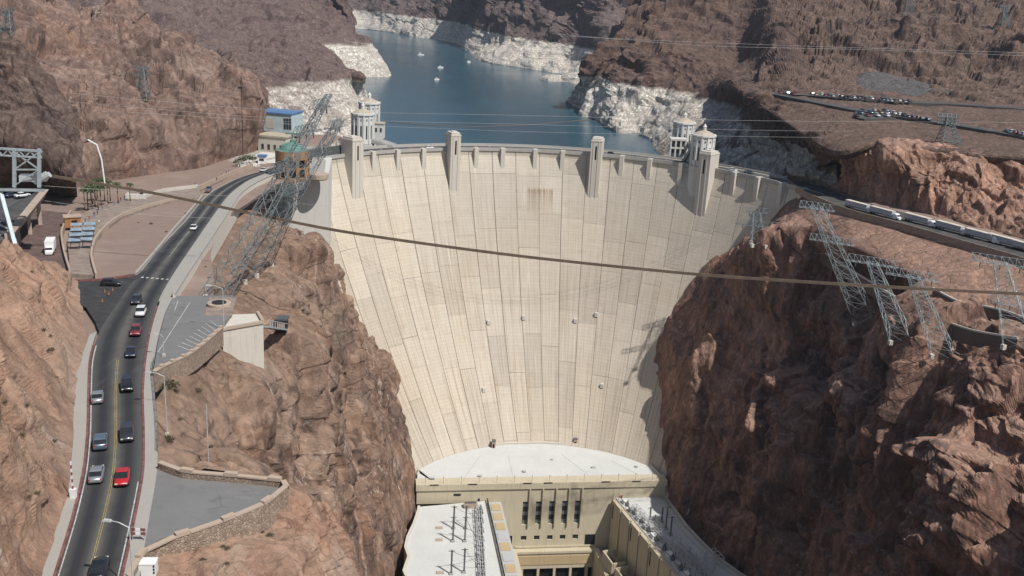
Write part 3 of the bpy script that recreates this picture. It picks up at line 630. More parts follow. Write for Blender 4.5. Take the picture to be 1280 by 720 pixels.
# water and the base sheet
b = MB(); b.poly([(-118, 524, -43), (-90, 546, -43), (-50, 564, -43), (0, 574, -43), (30, 574, -43), (70, 566, -43), (110, 544, -43), (150, 515, -43), (300, 560, -43), (600, 900, -43), (1200, 1500, -43), (1200, 4200, -43), (-2200, 4200, -43), (-1500, 1000, -43), (-240, 640, -43)])
structure(b.build('lake', 'lake_water'))
b = MB(); b.poly([(-60, -200, -198), (140, -200, -198), (120, 440, -198), (-50, 440, -198)])
structure(b.build('river', 'river_water'))
b = MB(); b.poly([(-2700, -800, -204), (2700, -800, -204), (2700, 4400, -204), (-2700, 4400, -204)])
structure(b.build('ground', 'gravel_ground'))
for nm, px, py, sx, sy, hh in (('rock_islet', 690, 100, 16, 10, 6), ('rock_islet', 729, 102, 34, 16, 10)):
    c0 = Z(px, py, -43); ang = np.linspace(0, 2*math.pi, 11)
    rws = [[W(c0[0]+sx*k*math.cos(t)*(1+.2*math.sin(3*t)), c0[1]+sy*k*2.2*math.sin(t), -43+z) for t in ang] for k, z in ((1.2, -5), (1, .3), (.75, hh*.7), (.4, hh), (.05, hh*1.1))]
    o = patch(nm, rws, 'rock_far', 24, 40, .5, (9, 4), (.2, .2), seed=90, rscale=10)

# sight line meeting the built terrain
bpy.context.view_layer.update()
def G(px, py, names, dz=0.0):
    d = Vector(sight(px, py)).normalized(); best = None
    for nm in (names if isinstance(names, (list, tuple)) else [names]):
        ok, loc, nrm, _ = bpy.data.objects[nm].ray_cast(Vector((0, 0, CAM_H)), d)
        if ok and (best is None or (loc-Vector((0, 0, CAM_H))).length < (best-Vector((0, 0, CAM_H))).length): best = loc
    return np.array([best.x, best.y, best.z+dz]) if best is not None else Z(px, py, 0)
# ------------------------------------------------------------------ the dam
def dam_s(d):
    e = max(0.0, (d-4)/136.0); return .62*e + .38*e*e
def dam_pt(th, d, out=0.0):
    """downstream face: th in degrees from upstream axis, d metres below the crest, out metres towards the camera side"""
    s = dam_s(d); cx, cy, R = 14.8+8.2*s, 417.3-10.3*s, 136.6-62.6*s
    t = math.radians(th); r = R-out
    return (cx+r*math.sin(t), cy+r*math.cos(t), -d)
def crest_pt(th, r, z):
    t = math.radians(th); return (14.8+r*math.sin(t), 417.3+r*math.cos(t), z)
dam = thing('dam', 'tall curved pale concrete arch dam holding back the blue lake between two canyon walls', 'dam', (14.8, 545, -150))
TH0, TH1, STEP = -66.6, 69.0, 5.42
rb = random.Random(17)
for k in range(int(round((TH1-TH0)/STEP))):
    a, b_ = TH0+k*STEP, TH0+(k+1)*STEP
    cuts = [0.0, rb.uniform(11, 15)]                       # the pours break at uneven heights
    while cuts[-1] < 150: cuts.append(cuts[-1]+rb.uniform(13, 34))
    cuts[-1] = 178.0
    g, dp = rb.uniform(.02, .09), rb.uniform(-.5, -.25)
    for q in range(len(cuts)-1):
        off = rb.uniform(-.05, .11); c0_, c1_ = cuts[q]+(.0 if q == 0 else .04), cuts[q+1]-.04
        ds = [c0_] + [v for v in [2, 4, 7, 11, 16]+list(range(22, 178, 6)) if c0_+.8 < v < c1_-.8] + [c1_]
        vs, fs, uvs = [], [], []
        tt = [0, g, g+.1]
        for i, d in enumerate(ds):
            w_ = math.degrees(1/(136.6-62.6*dam_s(d)))
            e = .06 if i in (0, len(ds)-1) else 0.0
            prof = ((a, dp*1.2), (a+g*w_, dp), (a+(g+.12)*w_, off-e), ((a*2+b_)/3, off-e), ((a+b_*2)/3, off-e), (b_-.2*w_, off-e), (b_-.08*w_, dp), (b_, dp*1.2))
            for (t, o) in prof:
                vs.append(Vector(dam_pt(t, d, o))-dam.location); uvs.append((t*math.radians(1)*136.4, d/175.0))
        m = len(prof)
        for i in range(len(ds)-1):
            for j in range(m-1): fs.append((i*m+j, (i+1)*m+j, (i+1)*m+j+1, i*m+j+1))
        me = bpy.data.meshes.new('face_block'); me.from_pydata(vs, [], fs)
        ul = me.uv_layers.new(name='UVMap')
        for lp in me.loops: ul.data[lp.index].uv = uvs[lp.vertex_index]
        me.materials.append(M['dam_concrete']); me.update(); link('face_block', me, dam)
# crest roadway, parapets, upstream face
ths = np.linspace(-72, 74, 100)
def ringstrip(nm, mat, prof, t0=-72, t1=74, n=90, closed=True, parent=dam):
    b = MB(); tt = np.linspace(t0, t1, n); k = len(prof)
    for t in tt: b.v += [crest_pt(t, r, z) for (r, z) in prof]
    for i in range(n-1):
        for j in range(k if closed else k-1):
            j2 = (j+1) % k; b.f.append((i*k+j, i*k+j2, (i+1)*k+j2, (i+1)*k+j)); b.m.append(0)
    return b.build(nm, mat, parent)
bk = MB(); tt_ = np.linspace(TH0, TH1, 60); dd_ = [0, 4, 10, 20, 40, 60, 80, 100, 120, 140, 160, 178]
for i in range(len(dd_)-1): bk.strip([dam_pt(t, dd_[i], -1.0) for t in tt_], [dam_pt(t, dd_[i+1], -1.0) for t in tt_])
bk.build('core', 'concrete_grey', dam)
ringstrip('crest_road', 'asphalt_road', [(137.8, -.9), (148.8, -.9), (148.8, -4), (137.8, -4)])
ringstrip('crest_walkway', 'sidewalk', [(136.9, -.75), (138.9, -.75), (138.9, -2.6), (136.9, -2.6)])
ringstrip('crest_walkway', 'sidewalk', [(147.7, -.74), (149.7, -.74), (149.7, -2.8), (147.7, -2.8)])
ringstrip('downstream_parapet', 'concrete_grey', [(136.0, .25), (136.7, .25), (136.7, -2.2), (136.0, -1.5)])
ringstrip('upstream_parapet', 'concrete_grey', [(149.6, .3), (150.2, .3), (150.2, -5), (149.6, -5)])
ringstrip('upstream_face', 'concrete_grey', [(150.0, -4), (150.6, -150), (140, -150), (149.0, -4)])
for t in (-41.2, -35.0, -28.7, -16.2, -10.0, -2.5, 3.8, 17.4, 23.9, 31.3, 44.3, 50.4, 56.8, 62.4):   # corbels
    b = MB(); w_ = .48
    for side in (0,):
        d1 = 14.0
        top = [dam_pt(t-w_, -.2, 2.3), dam_pt(t+w_, -.2, 2.3), dam_pt(t+w_, -.2, -1.5), dam_pt(t-w_, -.2, -1.5)]
        mid = [crest_pt(t-w_, 134.3, -4.5), crest_pt(t+w_, 134.3, -4.5), crest_pt(t+w_, 139, -4.5), crest_pt(t-w_, 139, -4.5)]
        low = [crest_pt(t-w_, 134.3, -d1), crest_pt(t+w_, 134.3, -d1), crest_pt(t+w_, 139, -d1), crest_pt(t-w_, 139, -d1)]
        b.hull8(low, mid); b.hull8([(x, y, z+.003) for x, y, z in mid], [(x, y, .22) for x, y, z in top])
    b.build('corbel', 'concrete', dam)
for t, wid in ((-46.9, 1.5), (-21.8, 1.2), (11.6, 1.25), (37.9, 1.45)):       # crest towers
    b = MB(); d1 = 29.0; r_in, r_out = 130.0, 139.0
    low = [crest_pt(t-wid, r_in, -d1), crest_pt(t+wid, r_in, -d1), crest_pt(t+wid, r_out, -d1), crest_pt(t-wid, r_out, -d1)]
    top = [crest_pt(t-wid, r_in, 8.0), crest_pt(t+wid, r_in, 8.0), crest_pt(t+wid, r_out, 8.0), crest_pt(t-wid, r_out, 8.0)]
    b.hull8(low, top)
    tw = b.build('crest_tower', 'concrete', dam)
    b = MB(); q = .86*wid
    for (w1, z0, z1, i0, i1) in ((wid*1.04, 7.2, 7.7, -.18, .18), (q, 8.01, 8.9, .6, -.6), (q*.5, 8.9, 9.4, 3, -3)):
        b.hull8([crest_pt(t-w1, r_in+i0, z0), crest_pt(t+w1, r_in+i0, z0), crest_pt(t+w1, r_out+i1, z0), crest_pt(t-w1, r_out+i1, z0)],
                [crest_pt(t-w1, r_in+i0, z1), crest_pt(t+w1, r_in+i0, z1), crest_pt(t+w1, r_out+i1, z1), crest_pt(t-w1, r_out+i1, z1)])
    b.build('tower_cap', 'concrete', tw, rel=False).location = -dam.location
    b = MB(); s = .2
    b.hull8([crest_pt(t-s, r_in-.06, -2.5), crest_pt(t+s, r_in-.06, -2.5), crest_pt(t+s, r_in+.3, -2.5), crest_pt(t-s, r_in+.3, -2.5)],
            [crest_pt(t-s, r_in-.06, 4.8), crest_pt(t+s, r_in-.06, 4.8), crest_pt(t+s, r_in+.3, 4.8), crest_pt(t-s, r_in+.3, 4.8)])
    b.build('slot_window', 'opening', tw, rel=False).location = -dam.location
    b = MB()
    for e in (-.6, .6):
        b.hull8([crest_pt(t+e-.09, r_in-.25, -d1+2), crest_pt(t+e+.09, r_in-.25, -d1+2), crest_pt(t+e+.09, r_in+.1, -d1+2), crest_pt(t+e-.09, r_in+.1, -d1+2)],
                [crest_pt(t+e-.09, r_in-.25, 7.1), crest_pt(t+e+.09, r_in-.25, 7.1), crest_pt(t+e+.09, r_in+.1, 7.1), crest_pt(t+e-.09, r_in+.1, 7.1)])
    b.build('pilaster', 'concrete', tw, rel=False).location = -dam.location
# small white inspection outlets on the face
for t, d in ((14.5, 80), (-17, 86), (18.5, 112), (-22, 116), (-6.5, 84), (8.6, 84)):
    b = MB(); p = Vector(dam_pt(t, d, .5)); b.box(p, (1.6, 1.6, 2.2), -math.radians(t)); b.build('outlet_box', 'concrete_pale', dam)
# west abutment block with its lookout
b = MB(); A = [Z(356, 216, 0)[:2], Z(411, 216, 0)[:2], (-92, 500), (-128, 505), (-130, 462)]
b.prism(A, -46, -.5); ab = b.build('abutment_block', 'concrete_pale', dam)
b = MB()
for zz in (-8, -16.5, -25):
    b.box(((A[0][0]+A[1][0])/2-1, (A[0][1]+A[1][1])/2-.08, zz), (18, .2, .16), math.atan2(A[1][1]-A[0][1], A[1][0]-A[0][0]))
b.build('pour_line', 'concrete_grey', ab, rel=False).location = -dam.location
# ------------------------------------------------------------------ powerhouse at the toe of the dam
F0 = np.array([-39.5, 429.4]); F1 = np.array([79.4, 447.3]); _u = (F1-F0)/np.linalg.norm(F1-F0); _n = np.array([_u[1], -_u[0]])
PZ = math.atan2(_u[1], _u[0])
def Q(a, b, z):
    p = F0 + a*_u + b*_n; return (p[0], p[1], z)
def FP(px, py, b=0.0):
    """sight line meeting the plane b metres in front of the front wall -> (a, z)"""
    d = sight(px, py); nn = np.array([_n[0], _n[1], 0]); o = np.array([0, 0, CAM_H]); f = np.array([*F0, 0])
    t = (b + np.dot(f-o, nn))/np.dot(d, nn); p = o+d*t
    return float(np.dot(p[:2]-F0, _u)), float(p[2])
def ab(p): return float(np.dot(np.asarray(p[:2])-F0, _u)), float(np.dot(np.asarray(p[:2])-F0, _n))
ZD, ZW = -140.0, -149.0
ph = thing('powerhouse', 'cream concrete powerhouse with white roofs and two wings at the foot of the dam', 'powerhouse', Q(60, 0, -186))
def pbox(b, a0, a1, b0, b1, z0, z1, m=0):
    b.hull8([Q(a0, b0, z0), Q(a0, b1, z0), Q(a1, b1, z0), Q(a1, b0, z0)][::-1], [Q(a0, b0, z1), Q(a0, b1, z1), Q(a1, b1, z1), Q(a1, b0, z1)][::-1], m)
# white deck between the dam and the front wall
arc = [Z(x, y, ZD) for x, y in ((522, 590), (528, 577), (545, 568), (580, 559.5), (615, 556.5), (640, 555), (680, 554.5), (720, 556.5), (760, 561.5), (790, 569.5), (812, 582), (829, 599))]
b = MB(); pts = [Q(0, 0, ZD)] + [tuple(p) for p in arc] + [Q(120.2, 0, ZD)]
for i in range(1, len(pts)-2):
    mx = Q(10+100*(i-1)/(len(pts)-3), .01, ZD), Q(10+100*i/(len(pts)-3), .01, ZD)
    b.poly([mx[0], mx[1], (pts[i+1][0], pts[i+1][1]+3, ZD), (pts[i][0], pts[i][1]+3, ZD)])
b.poly([pts[0], Q(10, .01, ZD), pts[1]]); b.poly([Q(110, .01, ZD), pts[-1], pts[-2]])
deck = b.build('deck', 'roof_white', ph)
b = MB()
for i in range(len(arc)-1):
    p, q = arc[i], arc[i+1]; b.hull8([(p[0], p[1]-.6, ZD), (q[0], q[1]-.6, ZD), (q[0], q[1]+.6, ZD), (p[0], p[1]+.6, ZD)], [(p[0], p[1]-.6, ZD+1.0), (q[0], q[1]-.6, ZD+1.0), (q[0], q[1]+.6, ZD+1.0), (p[0], p[1]+.6, ZD+1.0)])
b.build('deck_curb', 'concrete', ph)
for a0, a1 in ((33, 20), (47, 46), (74, 86), (98, 112)):
    b = MB(); p0, p1 = Q(a0, -30 if a0 < 90 else -22, ZD+.0), Q(a1, -.5, ZD+.0); b.bar(p0, p1, .14)
    b.build('deck_seam', 'concrete_grey', deck, rel=False).location = -ph.location
# front wall: upper band full width, pilasters between tall windows
wins = [FP(x, 640)[0] for x in (656.5, 673, 689.5, 705.5, 721.5)]
zt, zb = FP(690, 624)[1], FP(690, 655)[1]; zs0, zs1 = FP(690, 669)[1], FP(690, 674.5)[1]; zl = FP(690, 683)[1]
ZF = min(zt, -149.7)
b = MB(); pbox(b, 0, 120.2, -6, 0, ZF, ZD-2.6); pbox(b, -.4, 120.6, -6, .7, ZD-2.6, ZD+.5)
b.build('front_wall', 'power_wall', ph)
b = MB()
edges = [40] + [x for w_ in wins for x in (w_-1.35, w_+1.35)] + [96.5]
for i in range(0, len(edges), 2): pbox(b, edges[i], edges[i+1], -6, -.02, -200, ZF-.003)
for w_ in wins:
    pbox(b, w_-1.35, w_+1.35, -6, -.02, -200, zs1); pbox(b, w_-1.35, w_+1.35, -6, -.02, zs0, zb); pbox(b, w_-1.35, w_+1.35, -6, -1.41, zt-.4, ZF-.003)
b.build('lower_wall', 'power_wall', ph)
for w_ in wins:
    b = MB(); pbox(b, w_-1.35, w_+1.35, -1.4, -1.0, zb, zt); wd = b.build('tall_window', 'dark_metal', ph)
    k = 6; dz = (zt-zb)/k
    for i in range(k):
        b = MB(); pbox(b, w_-1.2, w_+1.2, -1.0, -.9, zb+i*dz+.2, zb+(i+1)*dz-.2)
        pn = b.build('pane', 'glass_dark' if i % 2 else 'steel', wd, rel=False); pn.location = -ph.location
    b = MB(); pbox(b, w_-1.0, w_+1.0, -.9, -.6, zs1, zs0); b.build('small_window', 'glass_dark', ph)
    b = MB(); pbox(b, w_+1.4, w_+2.0, .0, 1.0, zb-1.0, ZD-2.61); b.build('fin', 'power_wall', ph)
b = MB(); pbox(b, 48, 87, .0, .5, zl-.2, zl+.5); b.build('ledge', 'power_wall', ph)
for i, a0 in enumerate((6, 24, 50, 60, 88, 103)):
    b = MB(); pbox(b, a0, a0+4.2, .71, .9, ZD+.3, ZD+.75); b.build('roof_vent', 'dark_metal', ph)
for x, y in ((627.5, 670), (731.5, 668)):
    a0, z0 = FP(x, y); b = MB(); pbox(b, a0, a0+5.0, .0, .08, z0-5.5, z0); b.build('doorway', 'opening', ph)
for (x0, x1, y0, y1) in ((567, 576, 617, 620), (597, 600, 623, 629)):
    a0, z0 = FP(x0, y1); a1, z1 = FP(x1, y0); b = MB(); pbox(b, a0, a1, .0, .12, z0, z1); b.build('vent_grille', 'dark_metal', ph)
# projecting draft gate deck over the tailrace
b = MB(); zg = zl-.6; pbox(b, 46.5, 88, 0, 3.6, zg-1.2, zg); pbox(b, 46.5, 88, 0, 3.0, zg-9.6, zg-1.203); pbox(b, 46.5, 48.2, 3.0, 90, -200, zg+.9); pbox(b, 86.6, 88.6, 3.0, 90, -200, zg+.9)
b.build('tailrace_deck', 'power_wall', ph)
b = MB(); pbox(b, 48.6, 86.2, 3.01, 3.3, zg-7.4, zg-2.6); b.build('tailrace_panel', 'power_ochre', ph)
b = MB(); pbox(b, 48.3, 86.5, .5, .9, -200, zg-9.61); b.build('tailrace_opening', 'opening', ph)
for i in range(5):
    a0 = 51+i*8; b = MB(); pbox(b, a0, a0+1.2, 1.0, 2.9, -200, zg-9.61); b.build('tailrace_pier', 'power_wall', ph)
for a0, a1 in ((40.2, 46.4), (88.7, 98)):
    b = MB(); pbox(b, a0, a1, .01, 120, -200, zg-.8); q = b.build('access_deck', 'wall_tan', ph)
    b = MB()
    for t in (.3, .5, .7): pbox(b, a0+(a1-a0)*t-.12, a0+(a1-a0)*t+.12, .5, 118, zg-.79, zg-.6)
    b.build('rail', 'dark_metal', q, rel=False).location = -ph.location
# west wing
lw = [Z(x, y, ZW) for x, y in ((522, 634), (521, 640), (516, 655), (508, 672), (505, 685), (509, 697), (503, 715))]
lw = [ab(p) for p in lw] + [(.5, 100), (2, 140)]
rp = [(33.0, 0.02), (33.5, 140)]
b = MB(); top = [Q(a, bb, ZW) for a, bb in lw] + [Q(33.5, 140, ZW), Q(33, .02, ZW)]
b.hull8([(x, y, -200) for x, y, z in top], top); b.build('west_wing', 'power_wall', ph)
b = MB(); b.poly([Q(a+1.2, max(bb, .05), ZW+.25) for a, bb in lw] + [Q(33.3, 140, ZW+.25), Q(32.8, .05, ZW+.25)]); wr = b.build('west_roof', 'roof_white', ph)
b = MB()
for i in range(len(lw)-1):
    (a0, b0), (a1, b1) = lw[i], lw[i+1]
    if b1 <= b0: continue
    b.hull8([Q(a0, b0, ZW), Q(a0+1.2, b0, ZW), Q(a1+1.2, b1, ZW), Q(a1, b1, ZW)], [Q(a0, b0, ZW+.9), Q(a0+1.2, b0, ZW+.9), Q(a1+1.2, b1, ZW+.9), Q(a1, b1, ZW+.9)])
b.build('west_parapet', 'concrete', ph)
b = MB(); pbox(b, 33.6, 40.1, .02, 140, -200, ZW-.6); sd = b.build('transformer_strip', 'roof_grey', ph)
for i in range(8):
    b = MB(); z = ZW-.55; pbox(b, 34.8, 39.2, 2+i*8.6, 8.2+i*8.6, z, z+.25)
    q = b.build('strip_bay', 'power_ochre' if i not in (3, 5) else 'roof_grey', sd, rel=False); q.location = -ph.location
for x, y in ((549, 660), (549, 675), (550, 716)):
    p = Z(x, y, ZW+.3); b = MB(); b.box((p[0], p[1], p[2]), (3.1, 2.0, .5), PZ); b.build('roof_hatch', 'wall_tan', ph)
# east wing, following the canyon as it bends away
re = [(768, 627), (845, 719), (900, 790)]; ro = [(834, 624), (846, 640), (860, 659), (880, 680), (900, 699), (925, 717), (1010, 770)]
tin = [ab(Z(x, y, ZW)) for x, y in re]; tout = [ab(Z(x, y, ZW)) for x, y in ro]
tin[0] = (tin[0][0], .02); tout[0] = (tout[0][0], .02)
ring = [Q(a, bb, ZW) for a, bb in tin] + [Q(a, bb, ZW) for a, bb in reversed(tout)]
b = MB(); b.hull8([(x, y, -200) for x, y, z in ring], ring); b.build('east_wing', 'power_wall', ph)
b = MB(); b.poly([(x, y, ZW+.25) for x, y, z in [Q(a+1.5, max(bb, .05), 0) for a, bb in tin] + [Q(a-2.2, max(bb, .05), 0) for a, bb in reversed(tout)]]); er = b.build('east_roof', 'roof_white', ph)
b = MB()
for off, wd, hh in ((0, 1.2, .9), (-4.5, .5, .5)):
    for i in range(len(tout)-1):
        (a0, b0), (a1, b1) = tout[i], tout[i+1]; z = ZW+(.0 if off == 0 else .26)
        b.hull8([Q(a0-wd+off, b0, z), Q(a0+off, b0, z), Q(a1+off, b1, z), Q(a1-wd+off, b1, z)], [Q(a0-wd+off, b0, z+hh), Q(a0+off, b0, z+hh), Q(a1+off, b1, z+hh), Q(a1-wd+off, b1, z+hh)])
b.build('east_parapet', 'concrete', ph)
# wall bays of the east wing: recessed dark joints between piers
Ed0 = np.array(tin[0]); Ed1 = np.array(tin[1]); L_ = np.linalg.norm(Ed1-Ed0); Edv = (Ed1-Ed0)/L_; Edn = np.array([-Edv[1], Edv[0]]); Edn = -Edn if Edn[0] > 0 else Edn
for k in range(9):
    b = MB(); s0, s1 = 1.5+k*10.5, 1.5+k*10.5+9.2; p = [Ed0+Edv*s0, Ed0+Edv*s1, Ed0+Edv*s1+Edn*.9, Ed0+Edv*s0+Edn*.9]
    b.hull8([Q(q[0], q[1], -200) for q in p], [Q(q[0], q[1], ZW+.1) for q in p]); wb = b.build('wall_bay', 'power_wall', ph)
    if k % 2 == 0:
        b = MB(); p = [Ed0+Edv*(s0+1.0)+Edn*.91, Ed0+Edv*(s0+1.9)+Edn*.91, Ed0+Edv*(s0+1.9)+Edn*1.0, Ed0+Edv*(s0+1.0)+Edn*1.0]
        b.hull8([Q(q[0], q[1], ZW-9) for q in p], [Q(q[0], q[1], ZW-2) for q in p]); b.build('slit_window', 'opening', wb, rel=False).location = -ph.location
# transformer enclosures in front of the east wing
PA = math.atan2(*(np.array(Q(*Ed1, 0))-np.array(Q(*Ed0, 0)))[[1, 0]])
for k in range(5):
    c = Ed0+Edv*(20+k*15)+Edn*9.5; p = Q(c[0], c[1], 0); t = thing('transformer_bay', ['concrete transformer bay nearest the front wall beside the east wing', 'second concrete transformer bay along the east wing', 'third concrete transformer bay along the east wing', 'fourth concrete transformer bay along the east wing', 'concrete transformer bay farthest from the front wall'][k], 'transformer bay', (p[0], p[1], zg-.8), PA, 'transformer bays along the east wing')
    b = MB(); b.box((0, 0, 4.0), (11.5, .7, 8), 0); b.box((-5.6, 3.4, 4.0), (.7, 6, 8), 0); b.box((5.6, 3.4, 4.0), (.7, 6, 8), 0); b.build('enclosure_wall', 'power_wall', t, rel=False)
    b = MB(); b.box((0, 3.2, 2.6), (7, 3.4, 5.2)); b.box((0, 3.2, 5.6), (4.5, 2.2, .8)); b.build('transformer_tank', 'steel_dark', t, rel=False)
    for i in range(3):
        b = MB(); b.lathe((-2.2+2.2*i, 3.2, 6), [(.45, 0), (.3, .5), (.45, .9), (.3, 1.4), (.35, 1.9), (.1, 2.4)], 8); b.build('bushing', 'wall_tan', t, rel=False)
# ------------------------------------------------------------------ roads, lots, kerbs and walls
ROAD_L = [(60, 760), (66, 735), (92, 650), (106, 590), (111, 540), (112, 490), (114, 450), (124, 415), (143, 385), (160, 360), (178, 338), (205, 305), (232, 277), (252, 252), (270, 237), (300, 222), (330, 213), (352, 206)]
ROAD_R = [(138, 760), (147, 735), (166, 650), (177, 590), (178, 540), (177, 490), (180, 450), (186, 415), (194, 388), (203, 366), (220, 338), (243, 304), (263, 275), (281, 250), (293, 238), (312, 225), (338, 215), (360, 208)]
def dense(P, k=4):
    P = np.array(P, float); return crom(P, np.linspace(0, len(P)-1, (len(P)-1)*k+1))
RL = dense([RD(*p) for p in ROAD_L]); RR = dense([RD(*p) for p in ROAD_R])
def across(t, dz=0.0):
    g = RL + (RR-RL)*t; return g + np.array([0, 0, dz])
def ribbon(name, mat, A, B, parent=None, thick=0.0, uv=False):
    b = MB(); A = [tuple(p) for p in A]; B = [tuple(p) for p in B]
    if thick:
        for i in range(len(A)-1):
            lo = lambda p: (p[0], p[1], p[2]-thick)
            b.hull8([lo(A[i]), lo(B[i]), lo(B[i+1]), lo(A[i+1])], [A[i], B[i], B[i+1], A[i+1]])
    else:
        b.strip(A, B)
    o = b.build(name, mat, parent)
    if uv:
        ul = o.data.uv_layers.new(name='UVMap')
        for p in o.data.polygons:
            for k, li in enumerate(p.loop_indices): ul.data[li].uv = ((0, 0, 1, 1)[k], p.index+(0, 1, 1, 0)[k])
    return o
road = structure(ribbon('road', 'asphalt', RL, RR, uv=True))
b = MB(); K = [RL[7*4], (RL[7*4]+RR[7*4])/2, (RL[9*4]+RR[9*4])/2]
jn = [RD(86, 352), RD(120, 350), RD(165, 346), RD(182, 338), K[2], K[1], RL[7*4], RD(119, 402), RD(108, 385), RD(86, 372)]
b.poly([(p[0], p[1], p[2]-.02 if i > 3 else p[2]+.01) for i, p in enumerate(jn)]); structure(b.build('side_road', 'asphalt_dark'))
# paint
def line(name, mat, t0, t1, i0, i1, dz=.03):
    return structure(ribbon(name, mat, across(t0, dz)[i0:i1], across(t1, dz)[i0:i1]))
line('edge_line', 'paint_white', .022, .042, 0, 27); line('edge_line', 'paint_white', .955, .975, 0, 12)
line('centre_line', 'paint_yellow', .478, .49, 0, 25); line('centre_line', 'paint_yellow', .51, .522, 0, 25)
line('edge_line', 'paint_white', .49, .5, 42, 60)
c0 = [RD(178+6.2*k, 346.6+.5*k, .03) for k in range(6)]
for p in c0:
    b = MB(); b.box((p[0], p[1], p[2]), (.62, .8, .012), .2); structure(b.build('crossing_mark', 'paint_white'))
# kerbs (red painted) and footways
def kerb(name, T, i0, i1, mat='paint_red', w=.35, h=.16):
    A = across(T, h)[i0:i1]; D = (RR-RL)[i0:i1]; D = D/np.linalg.norm(D, axis=1, keepdims=True)*w*(1 if T > .5 else -1)
    return structure(ribbon(name, mat, A, A+D, thick=h+.2))
kerb('kerb', -.003, 0, 27); kerb('kerb', 1.003, 0, 34); kerb('kerb', -.003, 40, 66, 'sidewalk'); kerb('kerb', 1.003, 34, 66, 'sidewalk')
LW = [(20, 760), (44, 735), (70, 650), (87, 590), (92, 540), (90, 490), (101, 450), (112, 418)]
LWd = dense([RD(*p, .12) for p in LW])
structure(ribbon('footway', 'sidewalk', LWd, across(-.045, .12)[:len(LWd)], thick=.6))
RW = [(168, 760), (172, 735), (186, 650), (196, 590), (197, 540), (193, 490), (191, 462), (197, 425), (206, 392), (216, 372), (233, 345), (257, 309), (278, 277), (296, 249), (306, 239), (322, 229), (345, 219), (366, 211)]
RWd = dense([RD(*p, .12) for p in RW])
structure(ribbon('footway', 'sidewalk', across(1.045, .12)[:len(RWd)], RWd, thick=.5))
# retaining wall that carries the outer footway towards the dam
rw = thing('retaining_wall', 'long pale concrete retaining wall under the outer edge of the road above the cliff', 'wall', tuple(RWd[44]))
b = MB(); A = RWd[36:68]
for i in range(len(A)-1):
    p, q = A[i], A[i+1]; dn = np.array([q[1]-p[1], p[0]-q[0], 0]); dn = dn/np.linalg.norm(dn)
    z0 = -6.0
    b.hull8([(p[0], p[1], p[2]+z0), tuple(p+dn*.8+[0, 0, z0]), tuple(q+dn*.8+[0, 0, z0]), (q[0], q[1], q[2]+z0)], [(p[0], p[1], p[2]+.9), tuple(p+dn*.5+[0, 0, .9]), tuple(q+dn*.5+[0, 0, .9]), (q[0], q[1], q[2]+.9)])
b.build('wall_face', 'concrete', rw)
b = MB()
for i in range(len(A)-1):
    p, q = A[i]+[0, 0, .9], A[i+1]+[0, 0, .9]; dn = np.array([q[1]-p[1], p[0]-q[0], 0]); dn = dn/np.linalg.norm(dn)
    b.hull8([tuple(p-dn*.15), tuple(p+dn*.7), tuple(q+dn*.7), tuple(q-dn*.15)], [tuple(p-dn*.15+[0, 0, .2]), tuple(p+dn*.7+[0, 0, .2]), tuple(q+dn*.7+[0, 0, .2]), tuple(q-dn*.15+[0, 0, .2])])
b.build('wall_cap', 'sidewalk', rw)
# parking lots
def sheet(name, mat, pts, thick=0.6):
    b = MB(); P = [tuple(p) for p in pts]; b.hull8([(x, y, z-thick) for x, y, z in P], P); return structure(b.build(name, mat))
L1 = [(160, 716), (176, 690), (200, 674), (240, 661), (285, 645), (330, 626), (356, 606), (354, 600), (300, 594), (230, 588), (200, 580), (197, 578), (187, 648), (173, 730)]
lotA = [RD(*p, .09) for p in L1]; sheet('viewpoint_lot', 'lot_asphalt', lotA, 1.0)
L2 = [(192, 462), (204, 455), (236, 440), (256, 425), (276, 408), (290, 392), (292, 369), (218, 370), (207, 391), (198, 424)]
lotB = [RD(*p, .07) for p in L2]; sheet('parking_lot', 'lot_asphalt', lotB, 1.5)
for k in range(9):
    t = k/8; p = RD(222+t*40, 432-t*32, .1); q = RD(238+t*34, 438-t*30, .1)
    b = MB(); b.strip([p+[0, -.1, 0], q+[0, -.1, 0]], [p+[0, .1, 0], q+[0, .1, 0]]); structure(b.build('bay_line', 'paint_white'))
for (x0, y0, x1, y1) in ((197, 440, 237, 378), (222, 376, 218, 388)):
    p = RD(x0, y0, .1); q = RD(x1, y1, .1); b = MB(); b.strip([p, q], [p+[.16, 0, 0], q+[.16, 0, 0]]); structure(b.build('bay_line', 'paint_white'))
